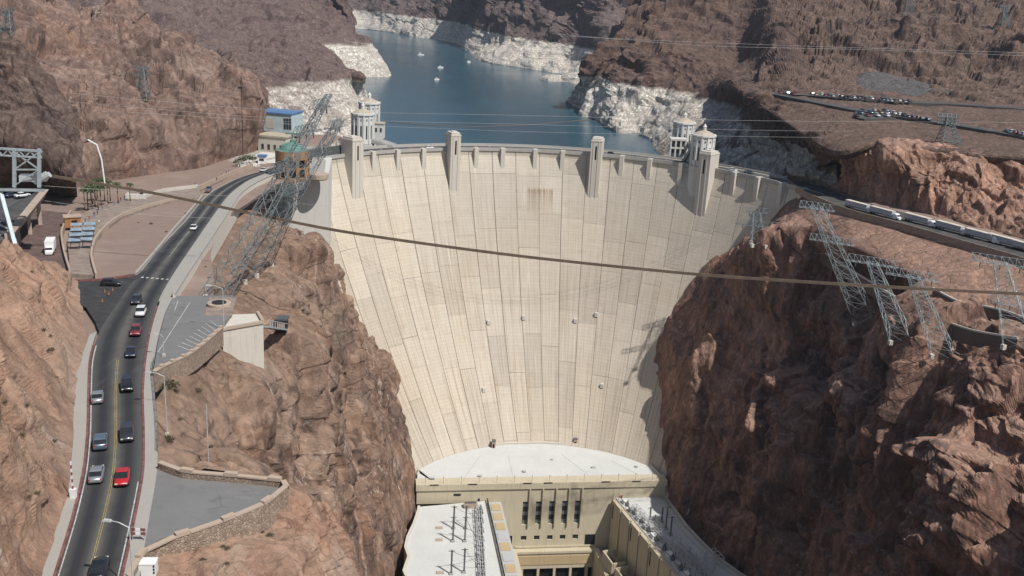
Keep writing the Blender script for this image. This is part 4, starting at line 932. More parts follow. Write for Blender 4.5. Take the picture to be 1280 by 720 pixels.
# stone parapets with raised merlons
def parapet(name, label, pts, h, drop, width=.55, step=4.4, face='stone_wall', dz=.1):
    P = dense([RD(*p, h+.4)-[0, 0, h+.4-dz] for p in pts], 6); t = thing(name, label, 'wall', tuple(P[len(P)//2]))
    seg = np.r_[0, np.cumsum(np.linalg.norm(np.diff(P, axis=0), axis=1))]; L = seg[-1]
    at = lambda s: np.array([np.interp(s, seg, P[:, k]) for k in range(3)])
    b = MB(); N = max(2, int(L/1.5)); Q_ = [at(L*i/N) for i in range(N+1)]
    def side(p, q): d = np.array([q[1]-p[1], p[0]-q[0], 0]); return d/np.linalg.norm(d)
    for i in range(N):
        p, q = Q_[i], Q_[i+1]; dn = side(p, q)*width/2
        b.hull8([tuple(p-dn-[0, 0, drop]), tuple(p+dn-[0, 0, drop]), tuple(q+dn-[0, 0, drop]), tuple(q-dn-[0, 0, drop])], [tuple(p-dn+[0, 0, h]), tuple(p+dn+[0, 0, h]), tuple(q+dn+[0, 0, h]), tuple(q-dn+[0, 0, h])])
    b.build('masonry', face, t)
    s = 0.0; k = 0
    while s < L-.8:
        e = min(L, s+(step if k % 2 == 0 else step*.42)); p, q = at(s+.03), at(e-.03); dn = side(p, q)*(width/2+.1); hh = .22 if k % 2 == 0 else .52
        b = MB(); b.hull8([tuple(p-dn+[0, 0, h+.003]), tuple(p+dn+[0, 0, h+.003]), tuple(q+dn+[0, 0, h+.003]), tuple(q-dn+[0, 0, h+.003])], [tuple(p-dn+[0, 0, h+hh]), tuple(p+dn+[0, 0, h+hh]), tuple(q+dn+[0, 0, h+hh]), tuple(q-dn+[0, 0, h+hh])])
        b.build('coping_stone', 'coping_stone', t); s = e; k += 1
    return t
parapet('stone_wall', 'tall curved stone retaining wall with raised blocks along the near edge of the triangular lot', [(158, 722), (176, 691), (200, 675), (240, 662), (285, 646), (330, 627), (357, 606)], .9, 5.5)
parapet('stone_wall', 'low stone parapet along the far edge of the triangular lot', [(199, 576), (230, 587), (300, 593), (354, 599)], .9, 3.5)
parapet('stone_wall', 'low stone parapet around the marked parking lot beside the road', [(192, 463), (204, 456), (236, 441), (256, 426), (277, 408)], .8, 3.0, .6, 2.4)
parapet('stone_wall', 'short end parapet closing the tip of the triangular lot', [(354, 599), (358, 606)], .9, 4.0)
# pale concrete wall and viewing hut above the cliff
t = thing('concrete_wall', 'tall plain pale concrete retaining wall on the cliff beside the parking lot', 'wall', Z(310, 412, 2))
b = MB(); w0, w1, w2 = Z(278, 413, 16), Z(329, 404, 16), Z(322, 392, 16)
b.hull8([(w0[0], w0[1], -6), (w1[0], w1[1], -6), (w2[0], w2[1], -6), (w0[0]-2, w0[1]+10, -6)], [tuple(w0), tuple(w1), tuple(w2), (w0[0]-2, w0[1]+10, 16)])
b.build('wall_body', 'concrete', t)
b = MB(); b.bar(w0+[0, 0, .3], w1+[0, 0, .3], .6); b.bar(w1+[0, 0, .3], w2+[0, 0, .3], .6); b.build('wall_cap', 'coping_stone', t)
hp = G(353, 411, 'canyon_wall_west'); wk = w1+[0, 0, -.6]; hs = np.linalg.norm(hp-[0, 0, 90])/320.0
t = thing('viewing_hut', 'small dark roofed viewing hut on a steel walkway jutting over the west cliff', 'hut', tuple(hp))
b = MB(); b.box((0, 0, 1.2*hs), (3.0*hs, 3.0*hs, 4.2*hs)); b.build('hut_wall', 'dark_metal', t, rel=False)
b = MB(); b.box((0, .2, 3.4*hs), (3.6*hs, 3.7*hs, .5*hs)); b.build('hut_roof', 'steel_dark', t, rel=False)
b = MB(); b.box((0, -1.55*hs, 1.4*hs), (2.2*hs, .15, 1.5*hs)); b.build('hut_window', 'brick_brown', t, rel=False)
dw = (hp-wk); dwn = np.array([-dw[1], dw[0], 0]); dwn = dwn/np.linalg.norm(dwn)*1.2
b = MB(); b.hull8([tuple(wk-dwn-[0, 0, .4]), tuple(hp-dwn-[0, 0, .4]), tuple(hp+dwn-[0, 0, .4]), tuple(wk+dwn-[0, 0, .4])], [tuple(wk-dwn), tuple(hp-dwn), tuple(hp+dwn), tuple(wk+dwn)]); b.build('walkway', 'steel_pale', t)
for k in range(7):
    p = wk+dw*(k+.5)/8; b = MB(); b.bar(p-dwn, p-dwn+[0, 0, 1.3], .16); b.build('rail_post', 'galvanised', t)
b = MB(); b.bar(wk-dwn+[0, 0, 1.3], hp-dwn+[0, 0, 1.3], .16); b.build('top_rail', 'galvanised', t)
# plaza west of the road
sheet('plaza', 'plaza_paving', [RD(*p, .25) for p in ((88, 342), (84, 300), (92, 276), (112, 262), (160, 248), (205, 240), (246, 235), (254, 246), (215, 251), (185, 259), (152, 271), (131, 286), (119, 302), (114, 322), (119, 344))], 1.4)
def lowwall(name, label, pts, h, mat, dz=.2, w=.5):
    P = dense([RD(*p, dz) for p in pts], 4); t = ribbon(name, mat, P+[0, 0, h], P+[w, .1, h], thick=h+1.0); return tag(t, label, 'wall')
lowwall('garden_wall', 'low curved tan wall between the plaza and the gravel slope', [(119, 346), (113, 322), (118, 301), (131, 285), (152, 270), (185, 258), (216, 250)], .9, 'coping_stone')
lowwall('garden_wall', 'pale straight wall behind the plaza leading towards the dam', [(180, 247), (205, 239), (246, 234)], 1.1, 'concrete')
lowwall('garden_wall', 'long tan wall between the curving road and the hillside', [(246, 236), (264, 228), (290, 216), (315, 207)], 1.0, 'coping_stone')
lowwall('garden_wall', 'curved tan wall around the paver driveway below the ramp', [(86, 342), (79, 318), (76, 295), (83, 276), (88, 268)], 1.4, 'wall_tan')
lowwall('garden_wall', 'red edged kerb wall along the side road', [(86, 351), (122, 350), (166, 344)], .35, 'paint_red')
lowwall('garden_wall', 'straight kerb wall beside the road below the gravel slope', [(168, 343), (190, 318), (215, 288), (238, 262), (252, 245)], .5, 'sidewalk', .15, .7)
sheet('driveway', 'pavers', [RD(*p, .25) for p in ((18, 336), (14, 300), (40, 262), (86, 266), (81, 280), (75, 296), (78, 318), (86, 342))], 1.0)
# parking ramp on columns
rp = thing('parking_ramp', 'tan elevated parking ramp on square columns behind the steel gantry', 'ramp', tuple(RD(35, 270)))
a0, a1 = Z(6, 300, 18), Z(52, 243, 18.5); dd = a1-a0; dd /= np.linalg.norm(dd); nn = np.array([-dd[1], dd[0], 0])
b = MB(); w = 22
b.hull8([tuple(a0-[0, 0, 1]), tuple(a1-[0, 0, 1]), tuple(a1+nn*w-[0, 0, 1]), tuple(a0+nn*w-[0, 0, 1])], [tuple(a0), tuple(a1), tuple(a1+nn*w), tuple(a0+nn*w)]); b.build('ramp_deck', 'asphalt_road', rp)
b = MB(); b.hull8([tuple(a0-[0, 0, 1.4]-nn*.5), tuple(a1-[0, 0, 1.4]-nn*.5), tuple(a1-[0, 0, 1.4]), tuple(a0-[0, 0, 1.4])], [tuple(a0+[0, 0, 1.6]-nn*2.2), tuple(a1+[0, 0, 1.6]-nn*2.2), tuple(a1+[0, 0, 1.6]), tuple(a0+[0, 0, 1.6])]); b.build('ramp_parapet', 'wall_tan', rp)
L = np.linalg.norm(a1-a0)
for i in range(4):
    for j in (0.6, w*.5):
        p = a0+dd*(3+i*(L-6)/3)+nn*j; b = MB(); b.box((p[0], p[1], p[2]-5.5), (1.1, 1.1, 9.0), .6); b.build('column', 'wall_tan', rp)
# ------------------------------------------------------------------ east side roads
ER_N = [(985, 226), (1010, 243), (1060, 263), (1130, 282), (1200, 302), (1290, 328), (1410, 374)]
ER_F = [(1000, 217), (1030, 234), (1072, 250), (1134, 267), (1203, 285), (1292, 308), (1412, 350)]
zE = [-.7, .1, .7, 1.3, 1.8, 2.3, 2.8]
EN = dense([Z(*p, z) for p, z in zip(ER_N, zE)], 6); EF = dense([Z(*p, z) for p, z in zip(ER_F, zE)], 6)
structure(ribbon('east_road', 'asphalt_road', EF, EN, thick=2.0))
t = tag(ribbon('guard_wall', 'stone_wall', EN+[0, 0, .9], EN+[-.3, -.5, .9], thick=3.2), 'low stone guard wall on the canyon edge of the east road', 'wall')
structure(ribbon('road_shoulder', 'gravel_ground', EF+(EF-EN)*.6+[0, 0, .6], EF+[0, 0, .02], thick=1.0))
def terr_road(name, pts, z, w, mat='asphalt_road', up=.9):
    P = dense([G(x, y, 'east_terrace') for (x, y) in pts], 5)
    D = np.gradient(P, axis=0); D = np.stack([-D[:, 1], D[:, 0], 0*D[:, 0]], 1); D /= np.linalg.norm(D, axis=1, keepdims=True)
    structure(ribbon(name, mat, P-D*w/2+[0, 0, up], P+D*w/2+[0, 0, up], thick=3.5)); return P
UR = terr_road('terrace_road', [(966, 119), (1000, 120), (1050, 124), (1100, 128), (1180, 131), (1290, 138), (1400, 146)], [28, 29.5, 31.5, 32, 32.3, 33.6, 35], 9)
LR = terr_road('terrace_road', [(975, 120), (1010, 127), (1060, 137), (1100, 144), (1160, 152), (1220, 162), (1290, 174), (1400, 196)], [28, 28.5, 28.7, 29, 29.2, 29.2, 29.2, 29.2], 8)
structure(sheet('terrace_lot', 'asphalt_road', [G(x, y, 'east_terrace', .8) for x, y in ((1066, 148), (1080, 151), (1120, 149), (1108, 142), (1088, 138), (1070, 137))], 2.0))
# long retaining walls on the east bench
def bench(label, pts, zs, h):
    zz = [G(x, y, 'canyon_wall_east')[2] for (x, y) in pts]; zz = np.polyval(np.polyfit(range(len(zz)), zz, 2), range(len(zz)))
    P = dense([Z(x, y, z) for (x, y), z in zip(pts, zz)], 6); t = thing('bench_wall', label, 'wall', tuple(P[len(P)//2]))
    A = P+[0, 0, h*.55]; b = MB()
    for i in range(len(A)-1):
        p, q = A[i], A[i+1]; b.hull8([(p[0], p[1], p[2]-h), (q[0], q[1], q[2]-h), (q[0]+.3, q[1]+.9, q[2]-h), (p[0]+.3, p[1]+.9, p[2]-h)], [tuple(p), tuple(q), (q[0]+.3, q[1]+.7, q[2]), (p[0]+.3, p[1]+.7, p[2])])
    b.build('wall_face', 'stone_dark', t)
    b = MB()
    for i in range(len(A)-1): b.bar(A[i]+[.1, .3, .25], A[i+1]+[.1, .3, .25], .55)
    b.build('wall_cap', 'concrete', t)
concrete('stone_dark', (.10, .075, .062), (.16, .12, .10), 1.2, .1, .15)
bench('long dark stone bench wall stepping down the east plateau to the cliff edge', [(1012, 313), (1028, 323), (1045, 335), (1080, 357), (1120, 382), (1170, 408), (1215, 424), (1270, 434)], [-12, -12.5, -13.5, -14, -14, -13.5, -13, -12.5], 5.0)
bench('shorter upper bench wall on the brown slope of the east plateau', [(1165, 368), (1195, 384), (1225, 390), (1255, 397), (1285, 408)], [-9, -9.5, -9.5, -9, -8.5], 3.6)
# ------------------------------------------------------------------ vehicles
def loft(sections):
    b = MB(); n = len(sections[0])
    for s in sections: b.v += [tuple(p) for p in s]
    for i in range(len(sections)-1):
        for j in range(n):
            k = (j+1) % n; b.f.append((i*n+j, i*n+k, (i+1)*n+k, (i+1)*n+j)); b.m.append(0)
    b.f.append(tuple(reversed(range(n)))); b.f.append(tuple((len(sections)-1)*n+j for j in range(n))); b.m += [0, 0]
    return b
def sec(x, w, z0, z1, bev=.18):
    return [(x, -w+bev*.5, z0), (x, w-bev*.5, z0), (x, w, z0+bev), (x, w*.985, z1-bev), (x, w-bev*1.3, z1), (x, -w+bev*1.3, z1), (x, -w*.985, z1-bev), (x, -w, z0+bev)]
CARMESH = {}
def car_meshes(kind):
    if kind in CARMESH: return CARMESH[kind]
    if kind == 'sedan':
        st = [(-2.3, .70, .42, .78), (-2.2, .84, .3, .92), (-1.5, .9, .24, .98), (-.4, .91, .22, .96), (.8, .91, .22, .95), (1.6, .89, .24, .86), (2.15, .80, .32, .74), (2.28, .66, .42, .62)]
        gl = [(-1.75, .72, .9), (-1.0, .70, 1.4), (.25, .68, 1.43), (1.15, .74, .92)]
    elif kind == 'suv':
        st = [(-2.3, .80, .45, 1.0), (-2.22, .9, .36, 1.15), (-1.4, .94, .32, 1.18), (0, .95, .3, 1.15), (1.0, .94, .32, 1.12), (1.7, .92, .34, 1.05), (2.2, .86, .4, .92), (2.32, .72, .5, .78)]
        gl = [(-2.12, .80, 1.1), (-1.75, .76, 1.68), (.35, .74, 1.70), (1.15, .80, 1.1)]
    else:
        st = [(-2.8, .86, .55, 1.05), (-2.7, .95, .45, 1.12), (-1.0, .97, .4, 1.12), (0, .97, .38, 1.15), (1.0, .97, .38, 1.15), (1.9, .95, .4, 1.1), (2.55, .9, .45, 1.0), (2.7, .8, .55, .85)]
        gl = [(-.75, .82, 1.1), (-.55, .78, 1.76), (.75, .76, 1.76), (1.5, .82, 1.12)]
    body = loft([sec(x, w, z0, z1) for x, w, z0, z1 in st])
    cab = MB(); (x0, w0, za), (x1, w1, zb), (x2, w2, zc), (x3, w3, zd) = gl
    lo = [(x0, -w0, za), (x3, -w3, zd), (x3, w3, zd), (x0, w0, za)]; hi = [(x1, -w1, zb), (x2, -w2, zc), (x2, w2, zc), (x1, w1, zb)]
    cab.hull8(lo, hi)
    roof = MB(); e = .05; roof.hull8([(x1-e, -w1-e/2, zb-.02), (x2+e, -w2-e/2, zc-.02), (x2+e, w2+e/2, zc-.02), (x1-e, w1+e/2, zb-.02)], [(x1+.1, -w1+.08, zb+.07), (x2-.1, -w2+.08, zc+.07), (x2-.1, w2-.08, zc+.07), (x1+.1, w1-.08, zb+.07)])
    wh = MB(); wh.lathe((0, 0, -.13), [(.1, 0), (.33, .01), (.36, .05), (.36, .21), (.33, .25), (.16, .25)], 12)
    wh.v = [(x, z, y) for x, y, z in wh.v]
    lamp = MB(); lamp.box((0, 0, 0), (.12, .34, .16)); tl = MB(); tl.box((0, 0, 0), (.12, .32, .22))
    xf, xr = st[-2][0]+.04, st[1][0]-.02; zf, zr = (st[-2][3]+st[-2][2])/2+.1, st[1][3]-.2; yw = st[2][1]-.06
    CARMESH[kind] = (body.mesh('car_body', 'car_silver', True), cab.mesh('car_glass', 'glass_car'), roof.mesh('car_roof', 'car_silver'), wh.mesh('car_wheel', 'tyre', True), lamp.mesh('car_headlight', 'lamp_clear'), tl.mesh('car_taillight', 'lamp_red'),
                     xf, xr, zf, zr, yw, (-1.45, 1.45) if kind != 'pickup' else (-1.75, 1.75), st[-2][1], st[1][1])
    return CARMESH[kind]
PAINTED = {}
def painted(me, mat):
    if (me.name, mat) not in PAINTED:
        c = me.copy(); c.materials[0] = M[mat]; PAINTED[(me.name, mat)] = c
    return PAINTED[(me.name, mat)]
def car(kind, col, loc, heading, label, group, full=True, cat='car', name='car', scale=1.0):
    """heading: direction the nose points, in radians from +x"""
    bm, gm, rm, wm, hm, tm, xf, xr, zf, zr, yw, ax, wf, wr = car_meshes(kind)
    t = thing(name, label, cat, tuple(loc), heading, group)
    link('body', painted(bm, 'car_'+col), t); link('glass', gm, t); link('roof', painted(rm, 'car_'+col), t)
    if full:
        for x in ax:
            for y in (-yw, yw):
                w = link('wheel', wm, t); w.location = (x, y-.06*(1 if y > 0 else -1), .36)
        for s in (-1, 1):
            w = link('headlight', hm, t); w.location = (xf, s*(wf-.24), zf)
            w = link('taillight', tm, t); w.location = (xr, s*(wr-.2), zr)
    t.scale = (scale,)*3
    return t
def road_dir(y):
    C_ = (RL+RR)/2; i = int(np.argmin(np.abs(C_[:, 1]-y))); i = min(max(i, 1), len(C_)-2); d = C_[i+1]-C_[i-1]
    return math.atan2(d[1], d[0]), math.atan2(d[2], math.hypot(d[0], d[1]))
g = 'cars driving on the left road'
for px, py, kind, col, away, lab in (
    (124, 716, 'sedan', 'black', True, 'dark blue car at the bottom edge of the road, partly out of view'),
    (121, 597, 'sedan', 'silver', True, 'silver car in the left lane beside the red car'),
    (153, 601, 'sedan', 'red', False, 'bright red car in the right lane driving towards the viewer'),
    (126, 557, 'suv', 'steel_blue', True, 'grey blue car in the left lane one place ahead of the silver car'),
    (159, 547, 'suv', 'charcoal', False, 'dark grey car in the right lane just beyond the red car'),
    (122, 500, 'sedan', 'silver', True, 'light silver car alone in the left lane before the bend'),
    (159, 486, 'suv', 'black', False, 'black car in the right lane opposite the lone silver car'),
    (164, 444, 'sedan', 'navy', False, 'dark blue car in the right lane before the red hatchback'),
    (170, 418, 'suv', 'maroon', False, 'dark red car in the right lane between a blue and a white car'),
    (176, 394, 'suv', 'white', False, 'white car in the right lane near the road junction'),
    (171, 379, 'suv', 'charcoal', False, 'dark grey pickup sized car at the junction ahead of the white car'),
    (242, 287, 'sedan', 'white', False, 'small white car alone on the straight road to the dam'),
    (261, 238, 'sedan', 'steel_blue', False, 'small blue grey car on the far bend towards the dam'),
    (329, 214, 'sedan', 'white', False, 'white car turning onto the dam at the end of the road')):
    p = RD(px, py, .02); a, sl = road_dir(p[1]); c_ = car(kind, col, p, a + (0 if away else math.pi), lab, g, scale=1.06)
    c_.rotation_euler = (0, -sl if away else sl, a + (0 if away else math.pi))
car('suv', 'black', RD(139, 357, .05), .1, 'black car waiting on the side road by the red kerb', g)
car('sedan', 'white', tuple(Z(28, 246, 18.9)), .9, 'white car parked on the elevated tan ramp', 'cars on the ramp'); car('sedan', 'navy', tuple(Z(15, 246, 18.6)), .9, 'dark car parked on the elevated ramp beside the white one', 'cars on the ramp')
def on_crest(th, r, kind, col, lab, d=1):
    p = crest_pt(th, r, -.88); car(kind, col, p, -math.radians(th)+(0 if d > 0 else math.pi), lab, 'cars on the dam crest')
on_crest(-26.5, 140.5, 'suv', 'white', 'white car on the dam crest left of the second tower')
on_crest(42.2, 142, 'suv', 'white', 'white car on the dam crest right of the fourth tower'); on_crest(45.5, 144, 'pickup', 'steel_blue', 'blue grey pickup on the dam crest right of the fourth tower')
on_crest(33.2, 141, 'sedan', 'navy', 'dark car on the dam crest left of the fourth tower'); on_crest(14.5, 141, 'suv', 'charcoal', 'dark car on the dam crest just right of the third tower')
# semi trailers and coaches queued on the east road
def truck(px, py, lab, ang, L=13.5, cabless=False):
    p = Z(px, py, float(np.interp(px, [1010, 1060, 1130, 1200, 1290], [.1, .7, 1.3, 1.8, 2.3]))+.05); t = thing('truck', lab, 'truck', tuple(p), ang, 'white trucks queued on the east road'); t.scale = (1, .95, .82)
    b = MB(); b.box((0, 0, 2.5), (L, 2.6, 2.9)); bx = b.build('trailer', 'trailer_side', t, rel=False)
    b = MB(); b.box((0, 0, 3.99), (L-.1, 2.5, .08)); b.build('trailer_roof', 'trailer_roof', bx, rel=False)
    b = MB(); b.box((0, -1.31, 1.35), (L-.3, .05, .3)); b.build('side_rail', 'dark_metal', bx, rel=False)
    for x in (-L/2+1.2, -L/2+2.5):
        for y in (-1.1, 1.1):
            b = MB(); b.lathe((0, 0, -.2), [(.2, 0), (.5, 0), (.5, .4), (.2, .4)], 10); b.v = [(q[0]+x, q[2]+y, q[1]+.5) for q in b.v]; b.build('wheel', 'tyre', t, rel=False)
    b = loft([sec(L/2+.5, 1.2, .6, 3.2), sec(L/2+1.4, 1.22, .6, 3.3), sec(L/2+2.3, 1.2, .6, 3.0), sec(L/2+2.7, 1.18, .6, 1.9), sec(L/2+3.6, 1.0, .6, 1.6)]); cb = b.build('cab', 'white_paint', t, rel=False)
    b = MB(); b.box((L/2+2.5, 0, 2.35), (.45, 2.0, .8)); b.build('windscreen', 'glass_car', cb, rel=False)
    for y in (-1.05, 1.05):
        b = MB(); b.lathe((0, 0, -.2), [(.2, 0), (.5, 0), (.5, .4), (.2, .4)], 10); b.v = [(q[0]+L/2+2.6, q[2]+y, q[1]+.5) for q in b.v]; b.build('wheel', 'tyre', t, rel=False)
for i, (px, py, lab) in enumerate(((1071, 262, 'white semi trailer nearest the dam at the head of the queue'), (1102, 270, 'second white semi trailer from the dam with a white cab'), (1146, 279, 'third white semi trailer from the dam, after the gap'), (1186, 289, 'long white semi trailer in the middle of the queue'),
                                   (1223, 299, 'white semi trailer below the shaded end of the rust bluff'), (1252, 306, 'white semi trailer second from the right edge of view'), (1284, 315, 'white semi trailer cut by the right edge of view'))):
    p, q = Z(px-16, py-4.2, 1.4), Z(px+16, py+4.4, 1.4); truck(px, py, lab, math.atan2(q[1]-p[1], q[0]-p[0]), 11.6)
# parked cars on the terrace, a few pixels each
_N = 'first second third fourth fifth sixth seventh eighth ninth tenth eleventh twelfth thirteenth fourteenth fifteenth sixteenth seventeenth eighteenth nineteenth twentieth twenty-first twenty-second twenty-third twenty-fourth'.split()
ORD = {n: ['tiny %s-from-left' % _N[i] for i in range(n)] for n in (24, 5, 11, 9)}
rs = random.Random(5); cols = ['white', 'silver', 'black', 'navy', 'charcoal', 'white', 'maroon', 'steel_blue', 'tan', 'plum']
def parked(pts, lab, group, up=1.0, jitter=1.5):
    k = -1; AD = ORD[len(pts)]
    for (px, py, z) in pts:
        k += 1; col = rs.choice(cols); p = G(px+rs.uniform(-jitter, jitter), py+rs.uniform(-.4, .4), 'east_terrace', up)
        car(rs.choice(['sedan', 'suv', 'suv']), col, p, rs.choice([1.6, -1.4, 1.7]), f'{AD[k]} {col.replace("_", " ")} car parked {lab}', group, full=False)
parked([(1015+k*5.2, 121.5+k*.42, 30.4+min(1.5, k*.07)) for k in range(24)], 'in the row along the upper terrace road', 'cars parked along the upper terrace road', 1.2)
parked([(976+k*4, 118.5+k*.8, 28.4) for k in range(5)], 'at the left end of the upper terrace road', 'cars parked at the left end of the terrace')
parked([(1070+k*4.2, 147.5-(k % 3)*3.2, 30.3) for k in range(11)], 'in the small lot between the terrace roads', 'cars parked in the terrace lot', .85)
parked([(1110+k*6.0, 144.5+k*1.15, 29.1) for k in range(9)], 'beside the lower terrace road', 'cars parked beside the lower terrace road')
parked([(1256+k*5.5, 168+k*1.0, 29.2) for k in range(5)], 'at the right end of the lower terrace road', 'cars parked at the right end of the lower road')
# white box truck on the driveway
p = RD(63, 316, .3); t = thing('box_truck', 'white box truck standing on the paver driveway', 'truck', tuple(p), -1.25)
b = MB(); b.box((-1.2, 0, 2.1), (5.2, 2.3, 2.7)); b.build('cargo_box', 'white_paint', t, rel=False)
b = loft([sec(1.5, 1.0, .5, 2.3), sec(2.2, 1.0, .5, 2.2), sec(2.9, .98, .5, 1.4), sec(3.5, .9, .5, 1.2)]); cb = b.build('cab', 'white_paint', t, rel=False)
b = MB(); b.box((2.55, 0, 1.75), (.5, 1.7, .6)); b.build('windscreen', 'glass_car', cb, rel=False)
for x in (-2.6, 2.4):
    for y in (-1, 1):
        b = MB(); b.lathe((0, 0, -.15), [(.15, 0), (.42, 0), (.42, .3), (.15, .3)], 10); b.v = [(q[0]+x, q[2]+y, q[1]+.42) for q in b.v]; b.build('wheel', 'tyre', t, rel=False)
# boats on the lake
def boat(px, py, L, lab, big=False):
    L *= .72; p = Z(px, py, -43); t = thing('boat', lab, 'boat', (p[0], p[1], -43.2), .4, 'boats on the lake'); w = L*.16
    b = loft([[(-L/2, -w, 0), (-L/2, w, 0), (-L/2, w*1.1, 1.6), (-L/2, -w*1.1, 1.6)], [(0, -w, 0), (0, w, 0), (0, w*1.15, 1.6), (0, -w*1.15, 1.6)], [(L*.3, -w*.7, 0), (L*.3, w*.7, 0), (L*.3, w*.9, 1.8), (L*.3, -w*.9, 1.8)], [(L/2, -.1, .3), (L/2, .1, .3), (L/2, .15, 2.1), (L/2, -.15, 2.1)]])
    b.build('hull', 'white_paint', t, rel=False)
    b = MB(); b.box((-L*.08, 0, 2.4), (L*.45, w*1.5, 1.6), taper=.86); cb = b.build('cabin', 'white_paint', t, rel=False)
    b = MB(); b.box((-L*.08, 0, 2.5), (L*.42, w*1.53, .6)); b.build('window_band', 'glass_car', cb, rel=False)
    if big: b = MB(); b.box((-L*.1, 0, 4.2), (L*.4, w*1.6, .3)); b.build('sun_deck', 'white_paint', t, rel=False)
boat(526, 69, 15, 'large white boat with a sun deck nearest the far shore', True); boat(550.5, 85, 12, 'white boat in mid lake right of the largest boat'); boat(546, 100, 9, 'small white boat below the mid lake boat'); boat(470, 63, 8, 'small white boat close to the west headland'); boat(586, 78, 8, 'small white boat near the far right shore')
P = dense([Z(x, y, -42.8) for x, y in ((478, 151), (530, 156), (590, 158), (660, 156), (720, 151), (765, 147))], 8)
b = MB()
for i in range(len(P)-1): b.tube(P[i], P[i+1], .32, 6)
tag(b.build('log_boom', 'palm_trunk'), 'thin floating boom line strung across the lake behind the dam', 'boom')
# ------------------------------------------------------------------ intake towers
def intake(px, y, lab, side):
    c = Y(px, 160, y); t = thing('intake_tower', lab, 'intake tower', (c[0], y, -43), 0, 'intake towers standing in the lake'); R = 6.1; h = 43
    b = MB(); b.lathe((0, 0, -60), [(R*1.25, 0), (R*1.1, 62+20), (R*1.02, 62+40), (R*1.02, 62+41)], 12, a0=.26); b.build('lower_shaft', 'concrete_pale', t, rel=False)
    b = MB(); b.lathe((0, 0, h+.2), [(R*.95, 0), (R*.95, 15)], 12, a0=.26); b.build('shaft', 'tower_white', t, rel=False)
    for i in range(12):
        a = .26+2*math.pi*(i+.0)/12
        b = MB(); b.box((R*.97*math.cos(a), R*.97*math.sin(a), h+7.7), (.45, .9, 15), a); b.build('fin', 'tower_white', t, rel=False)
    for i in range(12):
        a = .26+2*math.pi*(i+.5)/12; r = R*.915
        b = MB(); b.box((r*math.cos(a), r*math.sin(a), h+6.4), (.3, .75, 7.0), a); b.build('window', 'glass_dark', t, rel=False)
        b = MB(); b.box((r*math.cos(a), r*math.sin(a), h+12.8), (.3, .55, 1.1), a); b.build('small_window', 'glass_dark', t, rel=False)
    b = MB(); b.lathe((0, 0, h+15.21), [(R*1.06, 0), (R*1.06, .9), (R*.98, 1.0)], 12, a0=.26); b.build('cornice', 'tower_white', t, rel=False)
    b = MB(); b.lathe((0, 0, h+16.2), [(R*.96, 0), (R*.5, 1.3), (.9, 2.0)], 12, a0=.26); rf = b.build('roof', 'tan_roof', t, rel=False)
    b = MB(); b.lathe((0, 0, h+18.1), [(.9, 0), (.9, 1.6), (1.1, 1.8), (.2, 3.4)], 8); b.build('lantern', 'tower_white', rf, rel=False)
    return t
concrete('tower_white', (.56, .56, .53), (.66, .66, .63), .3, .3)
intake(453.5, 545, 'front one of the two pale intake towers left of the dam', -1); intake(461.5, 592, 'rear one of the two pale intake towers left of the dam', -1)
intake(855, 577, 'left one of the two pale intake towers behind the right end of the dam', 1); intake(881, 531, 'right one of the two pale intake towers behind the right end of the dam', 1)
def footbridge(lab, A, B, w=4, legs=(), h=30):
    A, B = np.array(A, float), np.array(B, float); t = thing('footbridge', lab, 'footbridge', tuple((A+B)/2)); d = B-A; d /= np.linalg.norm(d); nn = np.array([-d[1], d[0], 0])*w/2
    b = MB(); b.hull8([tuple(A-nn-[0, 0, 1.6]), tuple(B-nn-[0, 0, 1.6]), tuple(B+nn-[0, 0, 1.6]), tuple(A+nn-[0, 0, 1.6])], [tuple(A-nn), tuple(B-nn), tuple(B+nn), tuple(A+nn)]); b.build('bridge_deck', 'concrete_grey', t)
    for s in (-1, 1):
        b = MB(); b.hull8([tuple(A+nn*s), tuple(B+nn*s), tuple(B+nn*s*.9), tuple(A+nn*s*.9)], [tuple(A+nn*s+[0, 0, 1.1]), tuple(B+nn*s+[0, 0, 1.1]), tuple(B+nn*s*.9+[0, 0, 1.1]), tuple(A+nn*s*.9+[0, 0, 1.1])]); b.build('bridge_parapet', 'concrete_pale', t)
    for f in legs:
        p = A+(B-A)*f; b = MB(); b.box((p[0], p[1], p[2]-1.6-h/2), (1.6, w*.9, h)); b.build('pier', 'concrete_pale', t)
footbridge('grey footbridge from the left intake towers to the dam crest', Y(462, 173, 545), crest_pt(-33, 149, -.5), 5, (.35,)); footbridge('footbridge joining the two left intake towers', Y(456, 172, 549), Y(462, 162, 588), 4)
footbridge('footbridge from the right intake towers to the dam crest', Y(866, 186, 540), crest_pt(30, 149, -.5), 5, (.3, .6)); footbridge('concrete frame bridge joining the two right intake towers', Y(858, 178, 572), Y(876, 184, 536), 4, (.3, .7))
# annex on the left towers
t = thing('gate_house', 'small white square gate house with dark windows beside the left intake towers', 'gate house', tuple(Y(474, 172, 560)))
b = MB(); b.box((0, 0, 3.8), (5.5, 6, 8.0)); b.build('house_wall', 'tower_white', t, rel=False); b = MB(); b.box((0, 0, 8.0), (6.2, 6.6, .5)); b.build('house_roof', 'tan_roof', t, rel=False)
for x in (-1.3, 1.3): b = MB(); b.box((x, -3.05, 4.6), (1.0, .15, 2.2)); b.build('window', 'glass_dark', t, rel=False)
t = thing('gate_house', 'open concrete frame gate house beside the right intake towers', 'gate house', tuple(Y(846, 190, 562)))
b = MB(); b.box((0, 0, 7.2), (9, 7, 1.0)); b.build('house_roof', 'concrete_pale', t, rel=False); b = MB(); b.box((0, 0, 2.6), (9, 7, .8)); b.build('floor_slab', 'concrete_pale', t, rel=False)
b = MB(); b.box((0, 1.5, 3), (8, 3, 7.4)); b.build('back_wall', 'steel_dark', t, rel=False)
